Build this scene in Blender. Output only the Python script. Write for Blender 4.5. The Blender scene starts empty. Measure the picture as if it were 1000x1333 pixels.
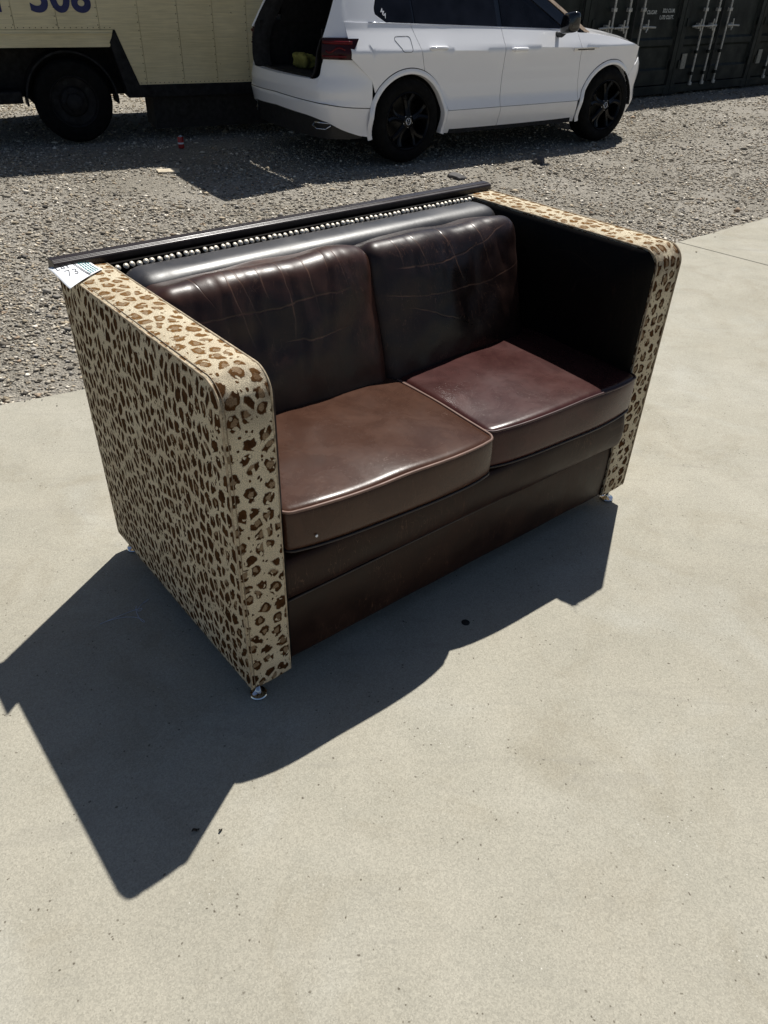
import bpy, bmesh, math, random
import numpy as np
from mathutils import Vector, Matrix, noise
R = math.radians
random.seed(7); rng = np.random.default_rng(7)
scene = bpy.context.scene
COL = scene.collection

# ------------------------------------------------------------------ camera, sky, sun, exposure
F_PX, CAM_H, PITCH, ROLL = 970.44, 1.672, 0.63174, 0.03292
cam_d = bpy.data.cameras.new('camera'); cam = bpy.data.objects.new('camera', cam_d); COL.objects.link(cam)
fw = Vector((0, math.cos(PITCH), -math.sin(PITCH))); up0 = Vector((0, math.sin(PITCH), math.cos(PITCH))); rt0 = Vector((1, 0, 0))
rt = math.cos(ROLL)*rt0 + math.sin(ROLL)*up0; up = -math.sin(ROLL)*rt0 + math.cos(ROLL)*up0
cam.matrix_world = Matrix(((rt.x, up.x, -fw.x, 0), (rt.y, up.y, -fw.y, 0), (rt.z, up.z, -fw.z, CAM_H), (0, 0, 0, 1)))
cam_d.sensor_fit = 'VERTICAL'; cam_d.sensor_height = 36.0; cam_d.lens = 36.0*F_PX/1333.0
cam_d.clip_start = 0.05; cam_d.clip_end = 500
scene.camera = cam
scene.cycles.max_bounces = 6; scene.cycles.diffuse_bounces = 3; scene.cycles.glossy_bounces = 3; scene.cycles.transmission_bounces = 2
scene.render.resolution_x = 768; scene.render.resolution_y = 1024

SUN = Vector((0.193, 0.5634, 1.0)).normalized()
SUN_EL = math.asin(SUN.z); SUN_AZ = math.atan2(SUN.x, SUN.y)
world = bpy.data.worlds.new('World'); scene.world = world; world.use_nodes = True
wn = world.node_tree.nodes; wl = world.node_tree.links
bg = wn['Background']
sky = wn.new('ShaderNodeTexSky'); sky.sky_type = 'NISHITA'; sky.sun_disc = False
sky.sun_elevation = SUN_EL; sky.sun_rotation = SUN_AZ; sky.air_density = 0.8; sky.dust_density = 0.8; sky.ozone_density = 0.6
wl.new(sky.outputs[0], bg.inputs[0]); bg.inputs[1].default_value = 0.05
sun_d = bpy.data.lights.new('sun', 'SUN'); sun_d.energy = 5.0; sun_d.angle = R(0.53); sun_d.color = (1.0, 0.972, 0.915)
sun = bpy.data.objects.new('sun', sun_d); COL.objects.link(sun)
sun.rotation_euler = SUN.to_track_quat('Z', 'Y').to_euler(); sun.location = (3, 6, 12)
vs = scene.view_settings; vs.view_transform = 'Standard'; vs.look = 'None'; vs.exposure = 0.26; vs.gamma = 1.0; vs.use_curve_mapping = False

# ------------------------------------------------------------------ helpers
class MB:
    """collects vertices and faces for one mesh"""
    def __init__(s): s.v = []; s.f = []; s.uv = []
    def add(s, vs_, fs):
        o = len(s.v); s.v += [tuple(p) for p in vs_]; s.f += [tuple(i+o for i in f) for f in fs]; return s
    def box(s, x0, x1, y0, y1, z0, z1):
        return s.add([(x0,y0,z0),(x1,y0,z0),(x1,y1,z0),(x0,y1,z0),(x0,y0,z1),(x1,y0,z1),(x1,y1,z1),(x0,y1,z1)],
                     [(0,3,2,1),(4,5,6,7),(0,1,5,4),(1,2,6,5),(2,3,7,6),(3,0,4,7)])
    def tube(s, pts, r, n=8, closed=False, caps=True):
        pts = [Vector(p) for p in pts]; N = len(pts); vs_ = []; fs = []
        rr = r if hasattr(r, '__len__') else [r]*N
        ref = None
        for i, p in enumerate(pts):
            a = pts[i-1] if (i > 0 or closed) else p; b = pts[(i+1) % N] if (i < N-1 or closed) else p
            t = (b-a).normalized()
            if ref is None: ref = Vector((0,0,1)) if abs(t.z) < .9 else Vector((1,0,0))
            u = t.cross(ref).normalized(); w = u.cross(t).normalized(); ref = w
            for k in range(n):
                a_ = 2*math.pi*k/n; vs_.append(p + rr[i]*(math.cos(a_)*u + math.sin(a_)*w))
        M = N if closed else N-1
        for i in range(M):
            j = (i+1) % N
            for k in range(n):
                l = (k+1) % n; fs.append((i*n+k, i*n+l, j*n+l, j*n+k))
        if caps and not closed: fs += [tuple(range(n))[::-1], tuple((N-1)*n+k for k in range(n))]
        return s.add(vs_, fs)
    def lathe(s, prof, c, axis='y', n=32, close=False):
        """prof: (radius, along) pairs"""
        vs_ = []; fs = []; m = len(prof)
        for k in range(n):
            a = 2*math.pi*k/n
            for r_, h in prof:
                u, w = r_*math.cos(a), r_*math.sin(a)
                vs_.append({'y': (c[0]+u, c[1]+h, c[2]+w), 'z': (c[0]+u, c[1]+w, c[2]+h), 'x': (c[0]+h, c[1]+u, c[2]+w)}[axis])
        for k in range(n):
            l = (k+1) % n
            for i in range(m if close else m-1):
                j = (i+1) % m; fs.append((k*m+i, k*m+j, l*m+j, l*m+i))
        return s.add(vs_, fs)
    def grid(s, fn, nu, nv, flip=False):
        vs_ = [fn(i/nu, j/nv) for i in range(nu+1) for j in range(nv+1)]; fs = []
        for i in range(nu):
            for j in range(nv):
                q = (i*(nv+1)+j, (i+1)*(nv+1)+j, (i+1)*(nv+1)+j+1, i*(nv+1)+j+1)
                fs.append(q[::-1] if flip else q)
        return s.add(vs_, fs)
    def prism(s, poly, y0, y1):
        """poly in (x,z), extruded along y"""
        n = len(poly)
        return s.add([(x, y0, z) for x, z in poly]+[(x, y1, z) for x, z in poly],
                     [tuple(range(n)), tuple(range(2*n-1, n-1, -1))]+[(i, i+n, (i+1) % n+n, (i+1) % n) for i in range(n)])
    def build(s, name, mat, parent=None, smooth=None, bevel=0, solid=0, fix=True):
        me = bpy.data.meshes.new(name); me.from_pydata(s.v, [], s.f); me.update()
        if fix:
            bm = bmesh.new(); bm.from_mesh(me); bmesh.ops.recalc_face_normals(bm, faces=bm.faces[:]); bm.to_mesh(me); bm.free()
        if smooth is not None:
            me.polygons.foreach_set('use_smooth', [True]*len(me.polygons))
            if smooth < 180: me.set_sharp_from_angle(angle=R(smooth))
        o = bpy.data.objects.new(name, me); COL.objects.link(o); o.parent = parent
        for m in (mat if isinstance(mat, (list, tuple)) else [mat]): me.materials.append(m)
        if solid: md = o.modifiers.new('solid', 'SOLIDIFY'); md.thickness = abs(solid); md.offset = -1 if solid > 0 else 1
        if solid and smooth is not None and smooth < 180: es = o.modifiers.new('split', 'EDGE_SPLIT'); es.split_angle = R(max(smooth, 50))
        if bevel: md = o.modifiers.new('bevel', 'BEVEL'); md.width = bevel; md.segments = 3; md.limit_method = 'ANGLE'; md.angle_limit = R(40)
        return o
def tag(o, label=None, cat=None, group=None, kind=None):
    if label: o['label'] = label
    if cat: o['category'] = cat
    if group: o['group'] = group
    if kind: o['kind'] = kind
    return o
def empty(name, loc, rz=0.0):
    o = bpy.data.objects.new(name, None); COL.objects.link(o); o.location = loc; o.rotation_euler = (0, 0, rz); o.empty_display_size = .2
    return o
def text_obj(name, body, size, mat, parent, matrix, extrude=.001, bold=0.0, shear=0.0, space=1.0):
    cu = bpy.data.curves.new(name, 'FONT'); cu.body = body; cu.size = size; cu.extrude = extrude; cu.offset = bold; cu.shear = shear; cu.space_character = space
    t = bpy.data.objects.new(name+'_tmp', cu); COL.objects.link(t)
    dg = bpy.context.evaluated_depsgraph_get(); me = bpy.data.meshes.new_from_object(t.evaluated_get(dg))
    bpy.data.objects.remove(t); bpy.data.curves.remove(cu)
    me.transform(matrix); me.materials.clear(); me.materials.append(mat)
    o = bpy.data.objects.new(name, me); COL.objects.link(o); o.parent = parent
    return o
def lerp(a, b, t): return a+(b-a)*t
def tab(table, x):
    xs = [t[0] for t in table]; ys = [t[1] for t in table]
    if x <= xs[0]: return ys[0]
    if x >= xs[-1]: return ys[-1]
    for i in range(len(xs)-1):
        if x <= xs[i+1]: 
            t = (x-xs[i])/(xs[i+1]-xs[i]); return ys[i]+(ys[i+1]-ys[i])*t
def smooth_tab(table, x):
    xs = [t[0] for t in table]; ys = [t[1] for t in table]; n = len(xs)
    if x <= xs[0]: return ys[0]
    if x >= xs[-1]: return ys[-1]
    i = max(k for k in range(n-1) if xs[k] <= x)
    def m(k):
        if k == 0: return (ys[1]-ys[0])/(xs[1]-xs[0])
        if k == n-1: return (ys[-1]-ys[-2])/(xs[-1]-xs[-2])
        return (ys[k+1]-ys[k-1])/(xs[k+1]-xs[k-1])
    h = xs[i+1]-xs[i]; t = (x-xs[i])/h
    return (2*t**3-3*t*t+1)*ys[i]+(t**3-2*t*t+t)*h*m(i)+(-2*t**3+3*t*t)*ys[i+1]+(t**3-t*t)*h*m(i+1)

# ------------------------------------------------------------------ materials
class NT:
    def __init__(s, name, rough=.5, color=(.5,.5,.5), metal=0.0, spec=.5):
        s.m = bpy.data.materials.new(name); s.m.use_nodes = True; s.t = s.m.node_tree; s.b = s.t.nodes['Principled BSDF']
        s.b.inputs['Base Color'].default_value = (*color, 1); s.b.inputs['Roughness'].default_value = rough
        s.b.inputs['Metallic'].default_value = metal; s.b.inputs['Specular IOR Level'].default_value = spec
    def n(s, typ, **kw):
        nd = s.t.nodes.new(typ)
        for k, v in kw.items(): setattr(nd, k, v)
        return nd
    def l(s, a, b): s.t.links.new(a, b)
    def coord(s, which='Object', scale=(1,1,1)):
        tc = s.n('ShaderNodeTexCoord'); mp = s.n('ShaderNodeMapping'); mp.inputs['Scale'].default_value = scale
        s.l(tc.outputs[which], mp.inputs[0]); return mp.outputs[0]
    def noise(s, vec, scale, detail=3, rough=.5, dist=0.0, col=False, dim='3D'):
        nd = s.n('ShaderNodeTexNoise', noise_dimensions=dim); nd.inputs['Scale'].default_value = scale; nd.inputs['Detail'].default_value = detail
        nd.inputs['Roughness'].default_value = rough; nd.inputs['Distortion'].default_value = dist; s.l(vec, nd.inputs['Vector'])
        return nd.outputs['Color' if col else 'Fac']
    def voro(s, vec, scale, feature='F1', rand=1.0, dim='3D', out='Distance'):
        nd = s.n('ShaderNodeTexVoronoi', feature=feature, voronoi_dimensions=dim); nd.inputs['Scale'].default_value = scale
        nd.inputs['Randomness'].default_value = rand; s.l(vec, nd.inputs['Vector']); return nd.outputs[out]
    def ramp(s, fac, stops, interp='LINEAR'):
        nd = s.n('ShaderNodeValToRGB'); cr = nd.color_ramp; cr.interpolation = interp
        while len(cr.elements) < len(stops): cr.elements.new(.5)
        for e, (p, c) in zip(cr.elements, stops): e.position = p; e.color = (*c, 1) if hasattr(c, '__len__') else (c, c, c, 1)
        s.l(fac, nd.inputs[0]); return nd.outputs[0]
    def rng(s, fac, a, b, c=0.0, d=1.0):
        nd = s.n('ShaderNodeMapRange'); nd.inputs[1].default_value = a; nd.inputs[2].default_value = b; nd.inputs[3].default_value = c; nd.inputs[4].default_value = d
        s.l(fac, nd.inputs[0]); return nd.outputs[0]
    def math(s, op, a, b=None):
        nd = s.n('ShaderNodeMath', operation=op)
        for i, v in enumerate((a, b)):
            if v is None: continue
            if isinstance(v, (int, float)): nd.inputs[i].default_value = v
            else: s.l(v, nd.inputs[i])
        return nd.outputs[0]
    def mix(s, fac, a, b, mode='MIX'):
        nd = s.n('ShaderNodeMix', data_type='RGBA', blend_type=mode)
        for sock, v in ((nd.inputs[0], fac), (nd.inputs[6], a), (nd.inputs[7], b)):
            if isinstance(v, (int, float)): sock.default_value = v
            elif isinstance(v, tuple): sock.default_value = (*v, 1)
            else: s.l(v, sock)
        return nd.outputs[2]
    def vadd(s, a, b, scale=None):
        nd = s.n('ShaderNodeVectorMath', operation='ADD'); s.l(a, nd.inputs[0]); s.l(b, nd.inputs[1]); return nd.outputs[0]
    def distort(s, vec, scale, amt, dim='3D'):
        c = s.noise(vec, scale, 2, col=True, dim=dim)
        sub = s.n('ShaderNodeVectorMath', operation='SUBTRACT'); s.l(c, sub.inputs[0]); sub.inputs[1].default_value = (.5,.5,.5)
        sc = s.n('ShaderNodeVectorMath', operation='SCALE'); s.l(sub.outputs[0], sc.inputs[0]); sc.inputs['Scale'].default_value = amt
        return s.vadd(vec, sc.outputs[0])
    def color(s, c): s.l(c, s.b.inputs['Base Color'])
    def rough(s, r): s.l(r, s.b.inputs['Roughness'])
    def bump(s, h, strength=.3, dist=.01):
        nd = s.n('ShaderNodeBump'); nd.inputs['Strength'].default_value = strength; nd.inputs['Distance'].default_value = dist
        s.l(h, nd.inputs['Height']); s.l(nd.outputs[0], s.b.inputs['Normal'])

def simple(name, color, rough=.5, metal=0.0, spec=.5, coat=0.0, var=.25, vscale=20, bump=0.0):
    """a plain finish with a little uneven tone and gloss"""
    k = NT(name, rough, color, metal, spec); v = k.coord()
    n = k.noise(v, vscale, 5, .6)
    hi = tuple(min(1, c*(1+var)) for c in color); lo = tuple(c*(1-var) for c in color)
    k.color(k.ramp(n, [(.3, lo), (.7, hi)])); k.rough(k.rng(n, .3, .7, min(1, rough*1.2), rough*.85))
    if coat: k.b.inputs['Coat Weight'].default_value = coat; k.b.inputs['Coat Roughness'].default_value = .04
    if bump: k.bump(k.noise(v, vscale*6, 4), bump, .004)
    return k.m

def mat_concrete():
    k = NT('concrete', .85, spec=.25); v = k.coord()
    a = k.noise(v, .9, 3, .6, .3); b = k.noise(v, 4.5, 4, .65); c = k.voro(v, 330, out='Color'); c = k.math('ADD', k.math('MULTIPLY', c, .6), k.math('MULTIPLY', k.noise(v, 140, 2, .7), .4))
    base = k.ramp(a, [(.25, (.318,.294,.236)), (.5, (.366,.342,.278)), (.75, (.388,.368,.310))])
    base = k.mix(k.rng(b, .40, .70, 0, .65), base, (.310,.294,.240))
    stain = k.math('MULTIPLY', k.rng(k.noise(v, 2.6, 5, .7, .8), .51, .68), .40)
    base = k.mix(stain, base, (.255,.225,.165))
    pale = k.math('MULTIPLY', k.rng(k.noise(v, 1.7, 3, .6, 1.2), .55, .73), .36)
    base = k.mix(pale, base, (.44,.435,.39))
    base = k.mix(1.0, base, k.ramp(c, [(.15, .77), (.5, 1.0), (.85, 1.21)]), 'MULTIPLY')
    d = k.voro(k.distort(v, 60, .012), 40, rand=1.0); pick = k.noise(v, 9, 3)
    spot = k.math('MULTIPLY', k.rng(d, .13, .07), k.rng(pick, .44, .56))
    base = k.mix(k.math('MULTIPLY', spot, .85), base, (.085,.07,.05))
    d2 = k.voro(v, 60, rand=1.0); spot2 = k.math('MULTIPLY', k.rng(d2, .12, .06), k.rng(b, .55, .62))
    base = k.mix(k.math('MULTIPLY', spot2, .6), base, (.75,.72,.66))
    sv = k.coord(scale=(1.2, 7, 1)); sc = k.math('MULTIPLY', k.rng(k.noise(sv, 1.4, 4, .6, 1.5), .58, .74), .34)
    base = k.mix(sc, base, (.25,.235,.20))
    k.color(base); k.bump(c, .35, .004); return k.m

def mat_gravel_ground():
    k = NT('gravel_dust', .95, spec=.15); v = k.coord()
    a = k.noise(v, .55, 4, .6, .5); b = k.noise(v, 30, 5, .75); d = k.voro(v, 70, out='Color'); dd = k.voro(v, 70)
    base = k.ramp(a, [(.3, (.27,.245,.20)), (.55, (.36,.33,.28)), (.8, (.43,.40,.35))])
    tint = k.ramp(b, [(.3, .55), (.7, 1.25)])
    base = k.mix(1.0, base, tint, 'MULTIPLY')
    base = k.mix(.35, base, k.mix(1.0, base, k.ramp(d, [(0, .45), (1, 1.7)]), 'MULTIPLY'))
    k.color(base); k.bump(k.math('ADD', k.math('MULTIPLY', dd, -1.0), b), .9, .02); return k.m
def mat_stone():
    k = NT('gravel_stone', .88, spec=.25)
    at = k.n('ShaderNodeAttribute', attribute_name='tone'); v = k.coord()
    n = k.noise(v, 180, 3, .6)
    k.color(k.mix(1.0, at.outputs['Color'], k.ramp(n, [(.25, .7), (.75, 1.25)]), 'MULTIPLY')); return k.m

def mat_leopard(name, sx_, sy_, dense=0.0, hole=.5, solid=.3, web=.10, brk=.59, warp=.30, spot=((.062,.027,.009), (.125,.058,.019)), lit_top_grime=False):
    """printed plush: brown broken rosettes on beige; UV in metres"""
    k = NT(name, .95, spec=.05); uv = k.coord('UV')
    mp = k.n('ShaderNodeMapping'); mp.inputs['Scale'].default_value = (sx_, sy_, 1); k.l(uv, mp.inputs[0]); v = mp.outputs[0]
    v1 = k.distort(v, 1.3, warp, '2D'); v1 = k.distort(v1, 3.5, .10, '2D')
    vn = k.n('ShaderNodeTexVoronoi', voronoi_dimensions='2D', feature='F1'); vn.inputs['Scale'].default_value = 1.0; vn.inputs['Randomness'].default_value = .8
    k.l(v1, vn.inputs['Vector']); d = vn.outputs['Distance']; cellc = vn.outputs['Color']
    vf = k.n('ShaderNodeTexVoronoi', voronoi_dimensions='2D', feature='F2'); vf.inputs['Scale'].default_value = 1.0; vf.inputs['Randomness'].default_value = .8
    k.l(v1, vf.inputs['Vector']); edge = k.math('SUBTRACT', vf.outputs['Distance'], d)
    sep = k.n('ShaderNodeSeparateColor'); k.l(cellc, sep.inputs[0])
    rad = k.rng(sep.outputs[0], 0, 1, .30+dense, .44+dense)
    dn = k.math('ADD', d, k.rng(k.noise(v, 3.6, 1, .5, dim='2D'), .25, .75, -.07, .07))
    dark = k.math('MULTIPLY', k.rng(k.math('SUBTRACT', dn, rad), .035, -.035), k.rng(edge, web-.02, web+.09))
    inr = k.math('MULTIPLY', rad, hole)
    inner = k.math('MULTIPLY', k.rng(k.math('SUBTRACT', dn, inr), .035, -.035), k.rng(sep.outputs[1], solid, solid+.05))
    # breaks in the rings, radiating from each centre
    gap = k.math('MULTIPLY', k.rng(k.noise(v, 2.9, 0, .5, dim='2D'), brk, brk+.03), k.rng(k.math('SUBTRACT', dn, k.math('MULTIPLY', rad, .45)), -.02, .03))
    dark = k.math('MULTIPLY', dark, k.math('SUBTRACT', 1.0, gap))
    d2 = k.voro(v1, 2.1, rand=.9, dim='2D')
    dot = k.math('MULTIPLY', k.rng(d2, .20, .16), k.rng(dn, .64, .68))
    dark = k.math('MAXIMUM', dark, dot)
    weave = k.noise(uv, 420, 2, .8, dim='2D'); cloud = k.noise(uv, 9, 4, .6, dim='2D')
    base = k.ramp(cloud, [(.3, (.63,.53,.375)), (.7, (.74,.65,.48))])
    spotc = k.ramp(k.noise(uv, 45, 2, dim='2D'), [(.3, spot[0]), (.7, spot[1])])
    if lit_top_grime:
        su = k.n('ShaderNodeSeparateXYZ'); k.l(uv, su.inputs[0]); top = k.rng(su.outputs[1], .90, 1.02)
        spotc = k.mix(top, spotc, (.215,.112,.040))  # sunlight painted into the colour: lighter spots along the arm top
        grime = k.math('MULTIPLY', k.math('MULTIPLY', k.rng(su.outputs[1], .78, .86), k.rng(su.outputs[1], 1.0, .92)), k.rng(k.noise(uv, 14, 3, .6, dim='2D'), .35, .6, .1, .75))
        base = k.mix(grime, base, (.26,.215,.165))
    incol = k.mix(.7, base, (.20,.105,.042))
    c = k.mix(dark, base, k.mix(k.math('MULTIPLY', inner, .85), spotc, incol))
    c = k.mix(1.0, c, k.ramp(weave, [(.25, .48), (.75, 1.5)]), 'MULTIPLY')
    k.color(c)
    k.bump(k.math('ADD', weave, k.math('MULTIPLY', dark, .35)), .9, .004); return k.m

def mat_leather(name, dark, light, wear=.3, rough=.38, scale=1.0, crack=.5, spec=.3, creases=(), bump=.14, gloss_var=.14):
    k = NT(name, rough, spec=spec); v = k.coord()
    n1 = k.noise(v, 5*scale, 5, .62, .6); n2 = k.noise(v, 28, 4, .6)
    base = k.ramp(n1, [(.28, dark), (.72, light)])
    base = k.mix(k.rng(n2, .4, .75, 0, .35), base, tuple(c*.55 for c in dark))
    # worn pale creases: long meandering lines, mostly upright, some lying
    def crease(scale, sc3, width, m0, m1, seed):
        cv = k.coord(scale=sc3); mp = k.n('ShaderNodeMapping'); mp.inputs['Location'].default_value = (seed, seed*.7, seed*1.3); k.l(cv, mp.inputs[0])
        f = k.noise(mp.outputs[0], scale, 2, .45, .25); d = k.math('ABSOLUTE', k.math('SUBTRACT', f, .5))
        return k.math('MULTIPLY', k.rng(d, width, width*.25), k.rng(k.noise(mp.outputs[0], scale*1.7, 3, .6), m0, m1))
    l1 = crease(6.5, (1, 1, .28), .006, .50, .66, 3.0); l2 = crease(5.0, (.35, .35, 1.1), .006, .50, .64, 9.0); l3 = crease(16, (1, 1, .5), .010, .56, .70, 17.0)
    w = k.math('MULTIPLY', k.math('MAXIMUM', k.math('MAXIMUM', l1, l2), k.math('MULTIPLY', l3, .5)), crack)
    fold = None
    if creases:
        sp = k.n('ShaderNodeSeparateXYZ'); k.l(k.distort(v, 9, .03), sp.inputs[0]); X, Z = sp.outputs[0], sp.outputs[2]
        for cr in creases:
            if cr[0] == 'v':
                _, x0, sl, zmin = cr; d = k.math('SUBTRACT', X, k.math('ADD', k.math('MULTIPLY', k.math('SUBTRACT', Z, .9), sl), x0)); on = k.rng(Z, zmin-.02, zmin+.05)
            else:
                _, z0, sl, cu, xm, xa, xb = cr; u = k.math('SUBTRACT', X, xm)
                d = k.math('SUBTRACT', Z, k.math('ADD', k.math('ADD', k.math('MULTIPLY', u, sl), k.math('MULTIPLY', k.math('MULTIPLY', u, u), cu)), z0))
                on = k.math('MULTIPLY', k.rng(X, xa, xa+.06), k.rng(X, xb, xb-.06))
            f = k.math('MULTIPLY', k.rng(k.math('ABSOLUTE', d), .0032, .0005), on); fold = f if fold is None else k.math('MAXIMUM', fold, f)
        w = k.math('MAXIMUM', w, k.math('MULTIPLY', fold, k.rng(k.noise(v, 18, 3), .35, .62, .12, .62)))
    base = k.mix(w, base, (.155,.085,.055))
    scv = k.coord(scale=(1, 1, .25)); fs = k.noise(scv, 55, 4, .7, 2.0)
    scuff = k.math('MULTIPLY', k.rng(fs, .58, .74), k.rng(k.noise(v, 4.4, 4), .5, .7)); base = k.mix(k.math('MULTIPLY', scuff, wear), base, (.15,.075,.045))
    hv = k.coord(scale=(1, 1, .18)); hs = k.noise(k.distort(hv, 3, .25), 60, 2, .5); hair = k.math('MULTIPLY', k.rng(k.math('ABSOLUTE', k.math('SUBTRACT', hs, .5)), .012, .003), k.rng(k.noise(v, 7, 3), .50, .66))
    base = k.mix(k.math('MULTIPLY', hair, wear*.55), base, (.14,.075,.05))
    k.color(base); grain = k.voro(v, 420)
    k.rough(k.math('ADD', k.rng(n1, .3, .7, rough-gloss_var*.4, rough+gloss_var), k.math('MULTIPLY', scuff, .25)))
    h = k.math('SUBTRACT', k.math('ADD', k.math('MULTIPLY', grain, .12), k.math('MULTIPLY', n2, 1.2)), k.math('MULTIPLY', w, 1.5))
    if fold: h = k.math('SUBTRACT', h, k.math('MULTIPLY', fold, 2.5))
    k.bump(h, bump, .003); return k.m

def mat_truck():
    k = NT('truck_cream_paint', .6, spec=.3); v = k.coord(); sv = k.coord(scale=(1.0, 1, 22))
    st = k.noise(sv, 3.0, 6, .7); cl = k.noise(v, 1.6, 4, .6)
    base = k.ramp(cl, [(.3, (.68,.59,.35)), (.7, (.80,.71,.46))])
    base = k.mix(1.0, base, k.ramp(st, [(.25, .74), (.7, 1.1)]), 'MULTIPLY')
    rust = k.math('MULTIPLY', k.rng(k.noise(v, 13, 6, .75, .4), .66, .70), k.rng(k.noise(v, 2.2, 3), .45, .6))
    base = k.mix(k.math('MULTIPLY', rust, .8), base, (.10,.06,.03))
    k.color(base); k.bump(st, .25, .004); return k.m
def mat_glass_dark(name, c=(.008,.009,.013), rough=.04):
    k = NT(name, rough, c, spec=.2)
    v = k.coord(); k.color(k.ramp(k.noise(v, 4, 3), [(.3, tuple(x*.6 for x in c)), (.7, tuple(x*1.8 for x in c))])); return k.m
def mat_paint_white():
    k = NT('car_white_paint', .35, (.7,.7,.71), spec=.5); k.b.inputs['Coat Weight'].default_value = 1.0; k.b.inputs['Coat Roughness'].default_value = .05
    v = k.coord(); d = k.noise(v, 3, 6, .7); g = k.n('ShaderNodeSeparateXYZ'); k.l(v, g.inputs[0])
    low = k.math('MULTIPLY', k.rng(g.outputs[2], .75, .25), k.rng(d, .35, .7, .15, .6))
    k.color(k.mix(k.math('MULTIPLY', low, .35), (.88,.88,.90), (.60,.56,.50))); return k.m

M = {}
M['concrete'] = mat_concrete(); M['dust'] = mat_gravel_ground(); M['stone'] = mat_stone()
M['leo_side'] = mat_leopard('leopard_plush_side', 36.5, 20.5, dense=.17, hole=.30, solid=.72, web=.18, brk=.68, spot=((.054,.024,.010), (.100,.046,.017))); M['leo_band'] = mat_leopard('leopard_plush_band', 25, 22, dense=.065, hole=.44, solid=.22, web=.16, brk=.66, spot=((.050,.022,.009), (.095,.043,.016)), lit_top_grime=True)
M['leather_seat'] = mat_leather('worn_brown_leather', (.046,.0200,.0124), (.068,.0308,.0185), .5, .26, 1.6, .08, .26, bump=.09, gloss_var=.05)
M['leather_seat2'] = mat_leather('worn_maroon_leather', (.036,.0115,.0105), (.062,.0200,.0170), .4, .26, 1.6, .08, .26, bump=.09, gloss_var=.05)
LB = ((.010,.0050,.0040), (.066,.0250,.0155),  .9, .33, .8, .0, .36)
M['leather_back'] = mat_leather('creased_brown_leather', *LB, creases=[('v',.341,-.17,.83),('v',.379,-.235,.85),('v',.494,0,.81),('v',.578,-.06,.87),('v',.29,-.6,.94),('v',.70,-.18,.92),('v',.43,-.1,.93),('v',.64,.05,.94),('h',.899,0,.12,.45,.17,.72),('h',.797,-.03,.2,.55,.45,.70)])
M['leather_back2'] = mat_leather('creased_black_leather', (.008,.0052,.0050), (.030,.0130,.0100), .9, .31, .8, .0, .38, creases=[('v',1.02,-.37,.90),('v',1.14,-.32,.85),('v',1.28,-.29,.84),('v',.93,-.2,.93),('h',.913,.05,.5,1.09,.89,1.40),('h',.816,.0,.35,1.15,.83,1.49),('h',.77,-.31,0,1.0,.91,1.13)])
M['leather_base'] = mat_leather('dull_brown_leather', (.0145,.0066,.0046), (.034,.0152,.0098), 1.0, .36, 1.3, .10, .16)
M['leather_roll'] = mat_leather('slate_leather', (.012,.0112,.0125), (.024,.0215,.0235), .25, .38, 1.0, .08, .75)
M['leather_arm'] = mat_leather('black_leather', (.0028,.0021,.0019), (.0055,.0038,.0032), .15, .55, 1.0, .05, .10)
M['pipe_pale'] = simple('worn_piping', (.17,.10,.075), .5)
M['pipe_mid'] = simple('maroon_piping', (.05,.02,.018), .45); M['pipe_dark'] = simple('dark_piping', (.02,.012,.01), .45)
M['seam'] = simple('seam_thread', (.25,.19,.125), .9, var=.5, vscale=80); M['leo_pipe'] = simple('beige_piping', (.36,.29,.20), .95, var=.6, vscale=45)
M['rail_wood'] = simple('dark_stained_wood', (.017,.0105,.0100), .32, spec=.4, vscale=9)
M['nail'] = simple('dulled_silver_nail', (.58,.53,.44), .48, metal=.4, vscale=90)
M['chrome'] = simple('chrome', (.75,.75,.76), .08, metal=1.0, var=.05)
M['paper'] = simple('white_paper', (.80,.82,.85), .8, var=.04); M['ink'] = simple('black_ink', (.02,.02,.03), .6); M['teal'] = simple('teal_print', (.03,.30,.29), .7)
M['white'] = mat_paint_white(); M['black_plastic'] = simple('black_plastic', (.012,.012,.013), .45); M['black_gloss'] = simple('gloss_black', (.006,.006,.007), .14, coat=.5); M['rim_black'] = simple('black_alloy', (.003,.003,.0035), .30, spec=.25)
M['rubber'] = simple('tyre_rubber', (.006,.006,.006), .85, spec=.12); M['interior'] = simple('dark_interior_trim', (.008,.008,.009), .9)
M['glass'] = mat_glass_dark('tinted_glass'); M['tail'] = mat_glass_dark('tail_light_red', (.075,.006,.008), .08); M['tail_dark'] = mat_glass_dark('tail_light_smoked', (.02,.003,.004), .08)
M['silver'] = simple('silver_trim', (.6,.62,.66), .2, metal=1.0, var=.1); M['lamp'] = mat_glass_dark('headlight_glass', (.03,.045,.06), .05)
M['shade_tan'] = simple('tan_sunshade_cloth', (.66,.50,.37), .9); M['decal'] = simple('white_decal', (.75,.76,.8), .6, var=.05)
M['cream'] = mat_truck(); M['truck_black'] = simple('chipped_black_paint', (.010,.010,.011), .7, spec=.25, var=.6, vscale=14); M['under'] = simple('grimy_underbody', (.012,.011,.010), .9)
M['blue_letter'] = simple('navy_lettering', (.012,.018,.10), .55, var=.3, vscale=12); M['rivet'] = simple('tarnished_rivet', (.09,.07,.045), .7)
M['container'] = simple('dark_green_container_paint', (.0085,.0125,.0105), .6, spec=.25, var=.35, vscale=4); M['container_dark'] = simple('container_seal_rubber', (.006,.007,.007), .8)
M['container2'] = simple('olive_container_paint', (.015,.017,.012), .65, spec=.25, var=.35, vscale=4)
M['rod'] = simple('galvanised_rod', (.42,.42,.39), .5, metal=.35, var=.3); M['plate'] = simple('grey_data_plate', (.21,.21,.18), .6, var=.35, vscale=40)
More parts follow.
